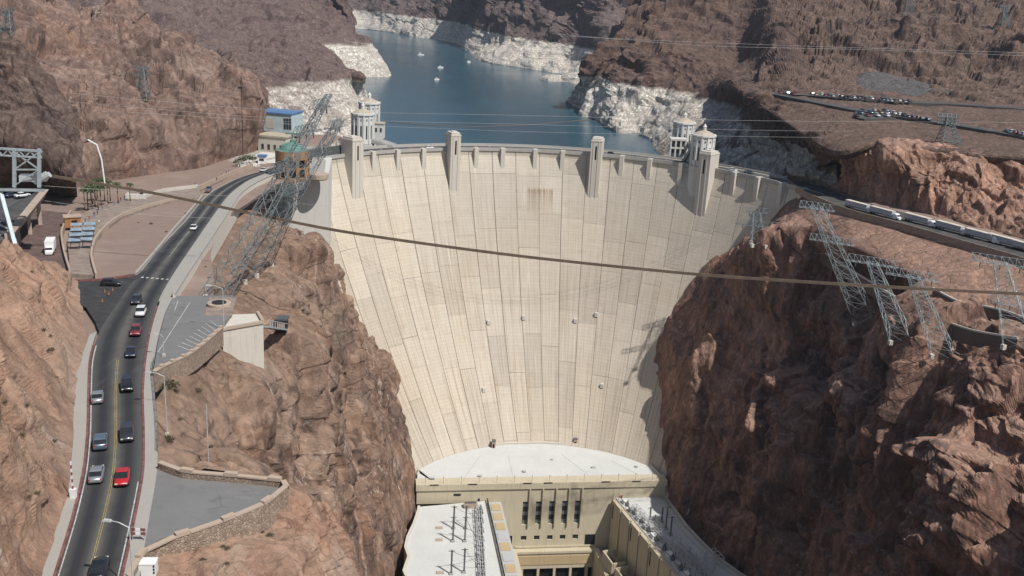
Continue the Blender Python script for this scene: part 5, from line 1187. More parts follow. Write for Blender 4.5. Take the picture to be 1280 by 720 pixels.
for x in (-4.1, -1.4, 1.4, 4.1): b = MB(); b.box((x, -3.0, -6.5), (.9, .9, 26)); b.build('post', 'concrete_pale', t, rel=False)
# ------------------------------------------------------------------ lattice steel
def lattice(t, base, top, wb, wt, n, mem=.15, mat='steel', ax=(1, 0, 0), legname='leg'):
    """four legs with rings and diagonal bracing between base and top centres"""
    base, top = np.array(base, float), np.array(top, float); ax = np.array(ax, float); ax /= np.linalg.norm(ax); ay = np.array([-ax[1], ax[0], 0])
    if isinstance(wb, (int, float)): wb = (wb, wb)
    if isinstance(wt, (int, float)): wt = (wt, wt)
    def cor(f):
        c = base+(top-base)*f; w0 = wb[0]+(wt[0]-wb[0])*f; w1 = wb[1]+(wt[1]-wb[1])*f
        return [c+ax*w0*i/2+ay*w1*j/2 for i, j in ((-1, -1), (1, -1), (1, 1), (-1, 1))]
    rings = [cor(1-(1-k/n)**1.15) for k in range(n+1)]
    for q in range(4):
        b = MB(); b.bar(rings[0][q], rings[-1][q], mem*1.35); b.build(legname, mat, t)
    b = MB()
    for k in range(n):
        for q in range(4):
            r = (q+1) % 4; A, B = rings[k], rings[k+1]
            b.bar(A[q], B[r], mem*.8); b.bar(A[r], B[q], mem*.8); b.bar(B[q], B[r], mem*.8)
    tag(b.build('bracing', mat, t), kind='stuff'); return rings
def crossarm(t, c, ax, half, mem=.16, depth=1.5, mat='steel', ins=3):
    c = np.array(c, float); ax = np.array(ax, float); ax /= np.linalg.norm(ax); ay = np.array([-ax[1], ax[0], 0])
    b = MB(); P = [[c-ax*half+ay*s*depth/2+[0, 0, z] for s, z in ((-1, 0), (1, 0), (0, depth))], [c+ax*half+ay*s*depth/2+[0, 0, z] for s, z in ((-1, 0), (1, 0), (0, depth))]]
    for k in range(3): b.bar(P[0][k], P[1][k], mem)
    n = max(3, int(half*2/1.8))
    for i in range(n):
        f, g_ = i/n, (i+1)/n; A = [P[0][k]+(P[1][k]-P[0][k])*f for k in range(3)]; B = [P[0][k]+(P[1][k]-P[0][k])*g_ for k in range(3)]
        for k in range(3): b.bar(A[k], B[(k+1) % 3], mem*.7); b.bar(A[k], A[(k+1) % 3], mem*.7)
    tag(b.build('crossarm', mat, t), kind='stuff')
    for i in range(ins):
        p = c-ax*half+ax*2*half*(i+.5)/ins; b = MB(); b.tube(p, p-[0, 0, 1.8], .16, 6); b.build('insulator', 'steel_dark', t)
# leaning pylons on the west rim
WEST = ['canyon_wall_west', 'plaza_ground']
def pylon(label, bpx, top, wb, wt, n, arms, names, mem=.115, grp='leaning steel pylons', mat='steel', ax=(.25, 1, 0), deep=1.0):
    base = G(*bpx, names); t = thing('steel_pylon', label, 'pylon', tuple(base), 0, grp); tp = Y(*top)
    r = lattice(t, base-[0, 0, deep], tp, wb, wt, n, mem, mat, ax)
    for f, half in arms: crossarm(t, base+(tp-base)*f, ax, half, mem, mat=mat, depth=2.3)
    for q in range(4):
        p = r[0][q]; b = MB(); b.box((p[0], p[1], p[2]+deep*.4), (1.3, 1.3, 1.6), .3); b.build('footing', 'concrete', t)
    return base, tp
W1 = pylon('tallest pale steel pylon leaning right over the west cliff beside the road', (262, 376), (411, 118, 262), (6, 6), (1.4, 1.4), 13, ((.62, 7), (.8, 6), (.93, 5)), WEST)
W2 = pylon('dense steel pylon leaning right beside the brown domed kiosk', (300, 345), (425, 150, 300), (7, 7), (2, 2), 12, ((.55, 8), (.78, 7), (.95, 5)), WEST)
W3 = pylon('short steel pylon low on the rocks in front of the west abutment', (318, 330), (372, 236, 292), (8, 8), (3, 3), 7, ((.7, 8), (.95, 6)), WEST)
EAST = ['canyon_wall_east']
E1 = pylon('large steel pylon leaning left near the dam end of the east plateau', (1085, 402), (1020, 258, 352), (9, 9), (3.4, 3.4), 10, ((.72, 8), (.98, 6)), EAST, ax=(.9, -.45, 0), mat='steel_pale', mem=.105)
E2 = pylon('steel pylon with one long arm left of two similar ones on the east cliff edge', (1130, 425), (1090, 328, 328), (8, 8), (3, 3), 7, ((.98, 8),), EAST, ax=(.9, -.45, 0), mat='steel_pale', mem=.105)
E3 = pylon('middle steel pylon with footings on the dark east cliff edge', (1182, 442), (1141, 345, 302), (8, 8), (3, 3), 8, ((.98, 8),), EAST, ax=(.9, -.45, 0), mat='steel_pale', mem=.105)
E4 = pylon('steel pylon at the right edge of view on the east cliff', (1275, 430), (1250, 328, 290), (9, 9), (3.4, 3.4), 8, ((.98, 8), (.5, 6)), EAST, ax=(.9, -.45, 0), mat='steel_pale', mem=.105)
E5 = pylon('small upright steel pylon on the cliff lip beside the right end of the dam', (948, 304), (946, 265, 470), (6, 6), (3, 3), 5, ((.55, 10), (.98, 5)), EAST, ax=(1, -.1, 0), mat='steel', mem=.15)
for lab, b0, tp, wb in (('distant pylon on the terrace beside the lower road', (1186, 180), (1186, 146), 9), ('distant pylon on the far right hill at the top edge of view', (1136, 20), (1136, -8), 10), ('distant pylon on the far hill near the right corner of view', (1256, 34), (1256, 8), 10)):
    base = G(*b0, 'east_terrace'); t = thing('steel_pylon', lab, 'pylon', tuple(base), 0, 'distant upright pylons'); tt = Y(*tp, base[1]); lattice(t, base, tt, wb, 1.6, 7, .2)
    for f in (.75, .88, .99): crossarm(t, base+(tt-base)*f, (1, 0, 0), 5, .2, ins=2)
for lab, b0, tp in (('grey pylon half way up the left hillside', (178, 125), (178, 84)), ('grey pylon near the top left corner of view', (10, 44), (10, 12))):
    base = G(*b0, 'rocky_hillside'); t = thing('steel_pylon', lab, 'pylon', tuple(base), 0, 'distant upright pylons'); tt = Y(*tp, base[1]); lattice(t, base, tt, 6, 1.6, 7, .16)
    for f in (.75, .95): crossarm(t, base+(tt-base)*f, (1, 0, 0), 4, .16, ins=2)
# cableway across the canyon
KP = [(58, 219, 262), (200, 243, 262), (420, 288, 260), (640, 319, 257), (860, 342, 253), (1000, 352, 250), (1150, 361, 247), (1290, 368, 244), (1500, 378, 240)]
KC = dense([Y(*k) for k in KP], 8)
kc = thing('cableway', 'thick brown bundle of cableway ropes slung across the canyon in front of the dam', 'cable', tuple(KC[0]))
for i in range(6):
    b = MB(); o = np.array([0, .05, (i-2.5)*.135])
    for j in range(len(KC)-1): b.tube(KC[j]+o, KC[j+1]+o, .07, 5, cap=False)
    b.build('rope', 'rust_cable', kc)
# thin power lines
def wire(lab, pts, r=.05):
    P = dense([Y(*p) for p in pts], 8); b = MB()
    for i in range(len(P)-1): b.tube(P[i], P[i+1], r, 4, cap=False)
    tag(b.build('power_line', 'wire'), lab, 'power line', 'thin power lines across the canyon')
wire('highest thin power line crossing the far hill at the upper right', [(700, 45, 700), (880, 53, 720), (1080, 60, 740), (1290, 66, 760)], .09)
wire('thin power line just below the highest one at the upper right', [(690, 42, 700), (880, 57, 720), (1080, 62, 740), (1290, 70, 760)], .09)
wire('upper of three thin power lines crossing the lake above the dam', [(-10, 107, 420), (320, 136, 440), (640, 144, 460), (960, 151, 480), (1290, 153, 500)], .055)
wire('middle of three thin power lines crossing the lake above the dam', [(-10, 118, 420), (320, 146, 440), (640, 155, 460), (960, 163, 480), (1290, 165, 500)], .055)
wire('lowest of three thin power lines crossing the lake above the dam', [(-10, 129, 420), (320, 150, 440), (640, 164, 460), (960, 171, 480), (1290, 174, 500)], .055)
wire('thin power line over the plaza and the road bend', [(50, 232, 264), (180, 240, 280), (300, 246, 300), (440, 262, 330)], .04)
wire('thin power line over the lower plaza and the straight road', [(50, 250, 264), (180, 268, 280), (300, 275, 300), (430, 290, 330)], .04)
wire('thin power line in front of the east plateau and trucks', [(945, 300, 470), (1060, 303, 420), (1170, 302, 380), (1290, 300, 350)], .05)
wire('thin power line from the small cliff lip pylon to the right', [(940, 314, 470), (1060, 318, 420), (1170, 321, 380), (1290, 322, 350)], .05)
# steel gantry at the left edge
gb = Y(14, 306, 256); t = thing('steel_gantry', 'large pale green grey steel gantry with a platform at the left edge of view', 'gantry', tuple(gb))
def gp(px, py, d=0): return Y(px, py, 258+d)
b = MB()
for d in (0, 5):
    b.bar(gp(-70, 181, d), gp(52, 189, d), .55); b.bar(gp(-70, 190, d), gp(52, 197, d), .4)
    for k in range(8): b.bar(gp(-60+k*14, 182+k, d), gp(-53+k*14, 191+k*.9, d), .28); b.bar(gp(-53+k*14, 191+k*.9, d), gp(-46+k*14, 183+k, d), .28)
for k in range(6): b.bar(gp(-60+k*22, 182+k*1.4, 0), gp(-60+k*22, 182+k*1.4, 5), .3)
tag(b.build('top_truss', 'steel_pale', t), kind='stuff')
for px in (18, 49):
    for d in (0, 5): b = MB(); b.bar(gp(px, 186, d), gp(px, 234, d), .75); b.build('post', 'steel_pale', t)
b = MB()
for d in (0, 5):
    b.bar(gp(18, 212, d), gp(49, 212, d), .35); b.bar(gp(18, 190, d), gp(49, 212, d), .3); b.bar(gp(49, 190, d), gp(18, 212, d), .3); b.bar(gp(18, 232, d), gp(49, 212, d), .28)
for px in (18, 49): b.bar(gp(px, 190, 0), gp(px, 230, 5), .28); b.bar(gp(px, 210, 0), gp(px, 210, 5), .28)
tag(b.build('cross_bracing', 'steel_pale', t), kind='stuff')
b = MB(); q = [gp(-70, 234, -1), gp(56, 236, -1), gp(56, 236, 7), gp(-70, 234, 7)]; b.hull8([tuple(p-[0, 0, .8]) for p in q], [tuple(p) for p in q]); b.build('platform', 'steel_pale', t)
b = MB(); p = gp(42, 222, 2.5); b.box(tuple(p), (6.5, 3, 1.6), .3); b.build('winch', 'galvanised', t)
b = MB(); b.tube(gp(44, 228, 2), gp(62, 218, 2), .8, 8); b.tube(gp(40, 226, 3), gp(58, 216, 3), .5, 8); b.build('cable_saddle', 'galvanised', t)
for px, bx in ((-14, -22), (0, 20)):
    b = MB(); b.bar(gp(px, 238, 0), Y(bx, 312, 252), .95); b.build('leg', 'steel_pale', t); b = MB(); b.bar(gp(px, 238, 6), Y(bx, 308, 262), .8); b.build('leg', 'steel_pale', t)
b = MB()
for k in range(4): b.bar(gp(-14-2*k, 240+k*16), gp(0+5*k, 256+k*15), .35); b.bar(gp(0+5*k, 240+k*16), gp(-14-2*k, 256+k*15), .35)
b.bar(gp(50, 238, 2), gp(4, 264, 2), .4)
tag(b.build('leg_bracing', 'steel_pale', t), kind='stuff')
# ------------------------------------------------------------------ kiosk, lookout and visitor buildings on the west abutment
c = Z(366, 224, -.4); t = thing('kiosk', 'round brown visitor kiosk with a green copper dome at the left end of the dam', 'kiosk', tuple(c)); R = 7.2
b = MB(); b.lathe((0, 0, 0), [(R*.86, 0), (R*.86, 9.4)], 16); b.build('inner_wall', 'dark_metal', t, rel=False)
b = MB(); b.lathe((0, 0, 9.4), [(R*.9, 0), (R*1.02, 0), (R*1.02, 3.6), (R*.9, 3.6)], 24); b.build('fascia', 'brick_brown', t, rel=False)
b = MB(); b.lathe((0, 0, 0), [(R*.9, 0), (R*1.0, 0), (R*1.0, 1.6), (R*.9, 1.6)], 24); b.build('base_wall', 'brick_brown', t, rel=False)
b = MB(); b.lathe((0, 0, 5.2), [(R*.9, 0), (R*1.0, 0), (R*1.0, .7), (R*.9, .7)], 24); b.build('floor_band', 'brick_brown', t, rel=False)
for k in range(10):
    a = 2*math.pi*k/10+.2; b = MB(); b.box((R*.96*math.cos(a), R*.96*math.sin(a), 5.5), (.8, 1.5, 7.8), a); b.build('column', 'brick_brown', t, rel=False)
b = MB(); b.lathe((0, 0, 13.01), [(R*.98, 0), (R*.76, .3), (R*.7, 1.0), (R*.58, 2.0), (R*.36, 2.8), (1.1, 3.3), (.9, 4.4), (.2, 4.6)], 20); dm = b.build('dome', 'copper_green', t, True, rel=False) if False else b.build('dome', 'copper_green', t, rel=False)
b = MB(); b.bar((0, 0, 17.4), (0, 0, 20), .5); b.bar((-3, 0, 20), (3, 0, 20), .6); b.build('mast', 'copper_green', dm, rel=False)
c = Z(398, 220, -.2); t = thing('lookout', 'round railed lookout platform jutting from the left abutment of the dam', 'lookout', tuple(c))
b = MB(); b.lathe((0, 0, -1.4), [(4.0, 0), (4.5, .5), (4.5, 1.4)], 20); b.build('platform', 'wall_tan', t, rel=False)
b = MB(); b.lathe((0, 0, 0), [(4.2, 0), (4.5, 0), (4.5, 1.1), (4.2, 1.1)], 20); b.build('railing', 'wall_tan', t, rel=False)
c = Y(345, 163, 545); t = thing('visitor_building', 'flat roofed pale teal building with a blue roof behind the kiosk', 'building', tuple(c), -.22)
b = MB(); b.box((0, 6, 4.2), (19, 14, 9.6)); b.build('wall', 'wall_teal', t, rel=False)
b = MB(); b.box((-.2, 6, 9.3), (20, 15, .7)); b.build('roof', 'roof_blue', t, rel=False)
for k in range(6): b = MB(); b.box((5.6+(k % 3)*1.5, -1.05, 2.6+(k//3)*3.2), (1.2, .15, 2.7)); b.build('window', 'glass_dark', t, rel=False)
b = MB(); b.box((-3, -1.04, 3.5), (5, .1, 5)); b.build('wall_panel', 'wall_cream', t, rel=False)
c = Z(340, 190, -.6); t = thing('visitor_building', 'low cream building with a tan roof in front of the blue roofed one', 'building', tuple(c), -.22)
b = MB(); b.box((0, 5, 3.4), (15, 10, 8.2)); b.build('wall', 'wall_cream', t, rel=False); b = MB(); b.box((0, 5, 7.8), (16, 11, .8)); b.build('roof', 'tan_roof', t, rel=False)
for k in range(4): b = MB(); b.box((-5+k*3.3, -.05, 2.4), (1.3, .15, 2.6)); b.build('window', 'glass_dark', t, rel=False)
c = Z(328, 204, -.5); t = thing('ticket_booth', 'small white booth with a blue top by the end of the road', 'booth', tuple(c))
b = MB(); b.box((0, 0, 1.6), (3.4, 3, 3.4)); b.build('wall', 'white_paint', t, rel=False); b = MB(); b.box((0, 0, 3.6), (4, 3.6, .7)); b.build('roof', 'roof_blue', t, rel=False); b = MB(); b.box((0, -1.52, 1.9), (2.2, .1, 1.2)); b.build('window', 'glass_dark', t, rel=False)
sheet('abutment_plaza', 'sidewalk', [W(-136, 520, -.55), W(-137, 468, -.55), W(-112, 458.5, -.55), W(-103.6, 455.2, -.42), W(-88, 459.6, -.42), W(-96, 508, -.55), W(-104, 530, -.55)], .3)
b = MB(); q = dense([Z(x, y, 0) for x, y in ((352, 204), (380, 199), (410, 194), (436, 189))], 4)
tag(ribbon('abutment_wall', 'steel_dark', q+[0, 0, 4], q+[.5, .6, 4], thick=5.2), 'dark grey wall at the left end of the crest behind the lookout', 'wall')
c = RD(91, 283, .3); t = thing('ticket_booth', 'orange brown wooden booth beside the blue shade canopies', 'booth', tuple(c), .5)
b = MB(); b.box((0, 0, 1.6), (4.6, 3.4, 3.2)); b.build('wall', 'orange_wood', t, rel=False); b = MB(); b.box((0, 0, 3.3), (5.2, 4, .3)); b.build('roof', 'wall_tan', t, rel=False); b = MB(); b.box((.4, -1.75, 1.5), (1.6, .1, 1.6)); b.build('window', 'opening', t, rel=False)
# shade canopies
for i, (px, py) in enumerate(((96, 291), (96, 297.5), (95, 304), (94, 311), (113, 290), (112, 296.5), (110, 303), (109, 310))):
    p = RD(px, py, .3); col = 'left' if i < 4 else 'right'; k = ['farthest', 'second farthest', 'third farthest', 'nearest'][i % 4]
    t = thing('shade_canopy', f'{k} blue grey shade canopy in the {col} row on the plaza', 'canopy', tuple(p), .35, 'shade canopies on the plaza')
    b = MB(); b.hull8([(-1.5, -.75, 2.3), (1.5, -.75, 2.3), (1.5, .75, 2.8), (-1.5, .75, 2.8)], [(-1.5, -.75, 2.4), (1.5, -.75, 2.4), (1.5, .75, 2.9), (-1.5, .75, 2.9)]); b.build('panel', 'canopy_blue', t, rel=False)
    for x in (-1.1, 1.1): b = MB(); b.bar((x, 0, 0), (x, 0, 2.5), .16); b.build('post', 'dark_metal', t, rel=False)
    b = MB(); b.box((0, .1, .45), (2.4, .5, .1)); b.build('bench_seat', 'dark_metal', t, rel=False)
# palms
pm_t = MB(); pm_t.tube((0, 0, 0), (.1, 0, 3.5), .24, 7, r2=.17); pm_t.tube((.1, 0, 3.5), (.05, .1, 7.2), .17, 7, r2=.14)
pm_c = MB(); rp_ = random.Random(3)
for k in range(26):
    a = k*2.4; up_ = rp_.uniform(-.5, 1.0); L = rp_.uniform(1.3, 1.9); prev = None
    for s in range(5):
        f = s/4; r = L*f*math.cos(up_*.5); z = 7.2+L*(f*math.sin(up_)-.75*f*f); w_ = .34*(1-f)*(.3+f*1.5)+.04
        c1 = (.05+r*math.cos(a)-w_*math.sin(a), .1+r*math.sin(a)+w_*math.cos(a), z-.12); c2 = (.05+r*math.cos(a), .1+r*math.sin(a), z); c3 = (.05+r*math.cos(a)+w_*math.sin(a), .1+r*math.sin(a)-w_*math.cos(a), z-.12)
        if prev: pm_c.quad(prev[0], c1, c2, prev[1]); pm_c.quad(prev[1], c2, c3, prev[2])
        prev = (c1, c2, c3)
tm_, cm_ = pm_t.mesh('palm_trunk', 'palm_trunk', True), pm_c.mesh('palm_crown', 'palm_green')
PL = [(106, 263, 1), (110, 261, 1.05), (115, 262, .95), (119, 259, 1.0), (123, 263, 1.15), (127, 258, 1.0), (120, 250, 1.0), (126, 249, 1.05), (131, 251, 1.1), (135, 256, 1.0), (138, 251, .95), (148, 254, 1.0), (163, 252, .9), (116, 255, 1.1)]
for i, (px, py, s) in enumerate(sorted(PL)):
    p = RD(px, py, .1); t = thing('palm_tree', f'{["first", "second", "third", "fourth", "fifth", "sixth", "seventh", "eighth", "ninth", "tenth", "eleventh", "twelfth", "thirteenth", "last"][i]} small palm tree from the left in the plaza cluster', 'palm tree', tuple(p), i*1.3, 'palm trees on the plaza')
    t.scale = (s, s, s); link('trunk', tm_, t); link('crown', cm_, t)
# desert shrubs on the rocks
sh = MB(); rq = random.Random(9)
for k in range(260):
    th, ph_ = rq.uniform(0, 6.28), math.acos(rq.uniform(0, 1)); r = rq.uniform(.45, 1.0); c = np.array([r*math.sin(ph_)*math.cos(th), r*math.sin(ph_)*math.sin(th), .75*r*math.cos(ph_)])
    d1 = np.array([rq.gauss(0, 1) for _ in range(3)]); d1 /= np.linalg.norm(d1); d2 = np.cross(d1, [rq.gauss(0, 1) for _ in range(3)]); d2 /= np.linalg.norm(d2); s = rq.uniform(.06, .15)
    sh.quad(c-d1*s, c+d2*s*.6, c+d1*s, c-d2*s*.6)
stem = MB()
for k in range(7): a = k*.9; stem.tube((0, 0, -.3), (.5*math.cos(a), .5*math.sin(a), .5), .035, 4, r2=.015)
shm, stm = sh.mesh('shrub_leaves', 'shrub_green'), stem.mesh('shrub_stems', 'palm_trunk')
ALLW = ['dark_spur', 'canyon_wall_west', 'rock_promontory', 'rocky_knoll', 'rocky_hillside', 'plaza_ground']
def shrub(px, py, s, lab, grp='desert shrubs on the rocks'):
    p = G(px, py, ALLW); t = thing('desert_shrub', lab, 'shrub', tuple(p), px, grp); t.scale = (s, s, s*.9); link('foliage', shm, t); link('stems', stm, t)
shrub(213, 484, 1.9, 'large dark green shrub beside the sidewalk and light pole'); shrub(301, 429, 1.5, 'round green shrub below the pale concrete wall'); shrub(210, 550, 1.2, 'olive shrub by the sidewalk above the triangular lot'); shrub(247, 489, 1.0, 'small green shrub in the middle of the rock slope')
spots = {}
for i in range(46):
    px, py = rq.choice([(rq.uniform(215, 330), rq.uniform(430, 570)), (rq.uniform(120, 235), rq.uniform(265, 335)), (rq.uniform(2, 80), rq.uniform(330, 640)), (rq.uniform(210, 380), rq.uniform(655, 715)), (rq.uniform(5, 300), rq.uniform(60, 200)), (rq.uniform(250, 380), rq.uniform(300, 400))])
    where = 'on the slope beside the parking lots' if 430 < py < 571 and px > 200 else 'on the gravel slope inside the road bend' if 260 < py < 336 and 119 < px < 236 else 'on the knoll left of the road' if px < 81 and py > 320 else 'below the triangular lot' if py > 650 else 'on the left hillside' if py < 210 else 'among the leaning pylons'
    spots.setdefault(where, []).append((px, py, rq.uniform(.35, .8)))
for where, lst in spots.items():
    for k, (px, py, s_) in enumerate(sorted(lst)): shrub(px, py, s_, f'{_N[k]} small dry shrub from the left {where}', f'small shrubs {where}')
for k, (px, py, s_) in enumerate(((296, 207, 2.4), (303, 205, 3.0), (310, 204, 3.2), (317, 203, 2.6))):
    p = RD(px, py, -.3); t = thing('roadside_tree', f'{_N[k]} dark green tree from the left below the tall mast by the road', 'tree', tuple(p), k*1.7, 'dark trees below the mast'); t.scale = (s_*.8, s_*.8, s_)
    link('crown', shm, t).location = (0, 0, .55); link('trunk', stm, t).scale = (1, 1, 1.6)
# ------------------------------------------------------------------ lamp posts, signs, street furniture
def lamp_post(lab, base, h, arm, name='street_lamp', r=.11):
    base = np.array(base, float); t = thing(name, lab, 'street lamp', tuple(base), 0, 'street lamps'); arm = np.array(arm, float)
    b = MB(); b.tube((0, 0, 0), (0, 0, h), r, 8, r2=r*.6); b.build('pole', 'galvanised', t, rel=False)
    b = MB(); b.tube((0, 0, h-.05), tuple(arm*.55+[0, 0, h+.45]), r*.55, 6); b.tube(tuple(arm*.55+[0, 0, h+.45]), tuple(arm+[0, 0, h+.55]), r*.5, 6); b.build('arm', 'galvanised', t, rel=False)
    b = MB(); d = arm/np.linalg.norm(arm); b.box(tuple(arm+d*.35+[0, 0, h+.55]), (1.0, .42, .2), math.atan2(d[1], d[0]), taper=.8); b.build('lamp_head', 'galvanised', t, rel=False)
    b = MB(); b.box((0, 0, .3), (.5, .5, .6)); b.build('base_block', 'concrete', t, rel=False)
lamp_post('street lamp in the near foreground reaching over the road beside the red barricade', RD(167, 738), 8.0, (-2.2, .3, 0)); lamp_post('street lamp beside the large dark shrub and sidewalk', G(209, 545, ALLW), 10.5, (-2.2, 0, 0))
lamp_post('street lamp by the round dark vault at the far end of the parking lot', RD(280, 413), 9.0, (-2.6, 0, 0)); lamp_post('street lamp at the left end of the parking lot parapet', RD(205, 446), 4.0, (-1, 0, 0), r=.07)
b = MB(); p = G(261, 588, ALLW); b.tube(p-[0, 0, 1], p+[0, 0, 11], .07, 6); tag(b.build('flag_pole', 'galvanised'), 'thin bare pole rising from the rocks behind the triangular lot', 'pole')
b = MB(); p = Z(304, 199, 0); b.tube(p, p+[0, 0, 34], .22, 8, r2=.12); b.box(tuple(p+[-.6, 0, 33.5]), (1.8, .3, 1.0)); tag(b.build('mast', 'dark_metal'), 'tall dark mast in front of the rock edge left of the kiosk', 'mast')
b = MB(); q = [Y(131, 230, 340), Y(127, 200, 340), Y(121, 181, 340), Y(110, 175, 341)]
for i in range(3): b.tube(q[i], q[i+1], .26, 8)
tag(b.build('flood_light_pole', 'white_paint'), 'white bent pole on the hillside above the palm trees', 'pole')
p = RD(92, 622, .1); t = thing('barrier_gate', 'white gate cabinet with a raised red and white striped boom left of the road', 'gate', tuple(p))
b = MB(); b.box((0, 0, .65), (.75, .6, 1.3)); b.build('cabinet', 'white_paint', t, rel=False)
for k in range(8): b = MB(); b.box((0, 0, 1.5+k*.5), (.16, .14, .5)); b.build('boom_band', ('paint_red', 'white_paint')[k % 2], t, rel=False)
p = RD(173, 676, .1); t = thing('road_barricade', 'red and white striped barricade sign at the corner of the triangular lot', 'barricade', tuple(p), .05)
for z in (1.0, 1.55):
    for k in range(3): b = MB(); b.box((-.62+k*.62, 0, z), (.6, .07, .38)); b.build('sign_board', ('paint_red', 'white_paint', 'paint_red')[k], t, rel=False)
for x in (-.7, .7): b = MB(); b.bar((x, .08, 0), (x, .08, 1.8), .08); b.build('post', 'galvanised', t, rel=False)
p = G(186, 716, ['rock_promontory', 'canyon_wall_west'], .0); t = thing('utility_cabinet', 'large white utility cabinet on the ground below the stone wall at the bottom of view', 'cabinet', tuple(p), .12)
b = MB(); t.scale = (.82, .82, .82); b.box((0, 0, .9), (2.3, 1.8, 1.9)); b.build('cabinet_body', 'white_paint', t, rel=False); b = MB(); b.box((0, 0, 1.9), (2.4, 1.9, .12)); b.build('lid', 'white_paint', t, rel=False)
for k in range(3): b = MB(); b.box((.95, -.93, .6+k*.5), (.2, .08, .3)); b.build('vent', 'opening', t, rel=False)
# round vault on its apron
p = RD(274, 382, .1); sheet('vault_apron', 'plaza_paving', [RD(*q, .14) for q in ((256, 394), (290, 394), (296, 372), (262, 371))], .3)
t = thing('round_vault', 'round dark open vault with a rim beside the parking lot', 'vault', tuple(p))
b = MB(); b.lathe((0, 0, 0), [(2.2, 0), (2.6, 0), (2.6, .7), (2.2, .7)], 24); b.build('rim', 'wall_tan', t, rel=False); b = MB(); b.lathe((0, 0, .1), [(2.2, 0), (2.2, .25), (.01, .26)], 24); b.build('cover', 'opening', t, rel=False)
b = MB(); b.lathe((0, 0, .36), [(1.6, 0), (1.6, .5), (1.2, .6)], 20); b.build('drum', 'dark_metal', t, rel=False)
# steel guard rail along the near sidewalk
P = RWd[14:26]; t = thing('guard_rail', 'thin dark steel railing along the outer edge of the near sidewalk', 'railing', tuple(P[6]))
for i in range(len(P)): b = MB(); b.bar(P[i], P[i]+[0, 0, 1.1], .09); b.build('rail_post', 'steel_dark', t)
for z in (.55, 1.1):
    b = MB()
    for i in range(len(P)-1): b.bar(P[i]+[0, 0, z], P[i+1]+[0, 0, z], .07)
    b.build('rail', 'steel_dark', t)
for i, (px, py) in enumerate(((131, 366), (136, 369), (141, 364), (128, 378))):
    p = RD(px, py, .02); t = thing('traffic_cone', ['orange traffic cone left of the junction', 'orange traffic cone nearest the viewer at the junction', 'orange traffic cone right of the junction', 'orange traffic cone on the road corner'][i], 'cone', tuple(p), 0, 'traffic cones at the junction')
    b = MB(); b.box((0, 0, .03), (.5, .5, .06)); b.build('cone_base', 'tyre', t, rel=False); b = MB(); b.lathe((0, 0, .06), [(.2, 0), (.05, .85)], 10); b.build('cone_body', 'orange_wood', t, rel=False)
# ------------------------------------------------------------------ equipment on the powerhouse roofs
def bus_post(lab, px, py, h, roofz=ZW+.25):
    p = Z(px, py, roofz); t = thing('bus_support', lab, 'post', tuple(p), PZ, 'bus support posts on the powerhouse roofs')
    b = MB(); b.box((0, 0, .4), (1.6, 1.6, .8)); b.build('plinth', 'concrete_grey', t, rel=False)
    b = MB(); b.lathe((0, 0, .8), [(.35, 0), (.35, h*.5)] + [(.28 if k % 2 else .5, h*(.5+.05*k)) for k in range(9)] + [(.12, h)], 8); b.build('insulator', 'steel_dark', t, rel=False)
    b = MB(); b.bar((-1.4, 0, h), (1.4, 0, h), .22); b.build('arm', 'steel_dark', t, rel=False); return p+[0, 0, h]
tops = [bus_post(l, *a) for l, a in (('rear left bus support post on the west wing roof', (567, 661, 11)), ('rear right bus support post on the west wing roof', (582, 661, 11)), ('near left post of the first pair on the west wing roof', (566, 677, 12)), ('near right post of the first pair on the west wing roof', (581, 677, 12)),
        ('left post of the lower pair on the west wing roof', (564, 718, 11)), ('right post of the lower pair on the west wing roof', (580, 716, 11)))]
te = [bus_post(l, *a) for l, a in (('farthest slim post on the east wing roof', (827, 652, 8)), ('tall slim post in the middle of the east wing roof', (832, 661, 11)), ('slim post nearest the viewer on the east wing roof', (838, 669, 9)), ('thick post on the left of the east wing roof', (812, 652, 7)), ('second thick post on the left of the east wing roof', (818, 662, 7)), ('third thick post on the left of the east wing roof', (824, 670, 6)))]
for i, p in enumerate(tops):
    q = Z(603, 640+i*13, ZW+2.5); b = MB()
    for j in range(6): f, g_ = j/6, (j+1)/6; A = p+(q-p)*f-[0, 0, 2*math.sin(math.pi*f)]; B = p+(q-p)*g_-[0, 0, 2*math.sin(math.pi*g_)]; b.tube(A, B, .1, 4, cap=False)
    tag(b.build('bus_cable', 'steel_dark'), f'{["first", "second", "third", "fourth", "fifth", "lowest"][i]} slack cable from the roof posts to the west wing switches', 'cable', 'bus cables on the west wing roof')
for i in range(8):
    p = Z(601+.4*i, 640+i*11.5, ZW+.25); t = thing('switch_unit', f'{["topmost", "second", "third", "fourth", "fifth", "sixth", "seventh", "lowest"][i]} grey ring shaped switch unit along the inner edge of the west wing roof', 'switch gear', tuple(p), PZ, 'switch units on the west wing roof')
    for y in (-1.3, 1.3):
        b = MB(); b.lathe((0, y, 0), [(1.1, 0), (1.1, .5), (.8, .7), (.8, 1.6), (.5, 1.9), (.3, 3.0)], 10); b.build('coil', 'steel_dark', t, rel=False)
    b = MB(); b.bar((-1.2, -2, 3.1), (-1.2, 2, 3.1), .25); b.bar((-1.2, -2, 0), (-1.2, -2, 3.1), .2); b.bar((-1.2, 2, 0), (-1.2, 2, 3.1), .2); b.build('frame', 'galvanised', t, rel=False)
b = MB(); q0, q1 = np.array(Q(33.3, 1, ZW+.3)), np.array(Q(33.3, 120, ZW+.3))
t = thing('roof_railing', 'dark railing along the inner edge of the west wing roof', 'railing', tuple(q0))
b.bar(q0+[0, 0, 1.8], q1+[0, 0, 1.8], .35); b.bar(q0+[0, 0, .9], q1+[0, 0, .9], .25); b.build('rail', 'dark_metal', t)
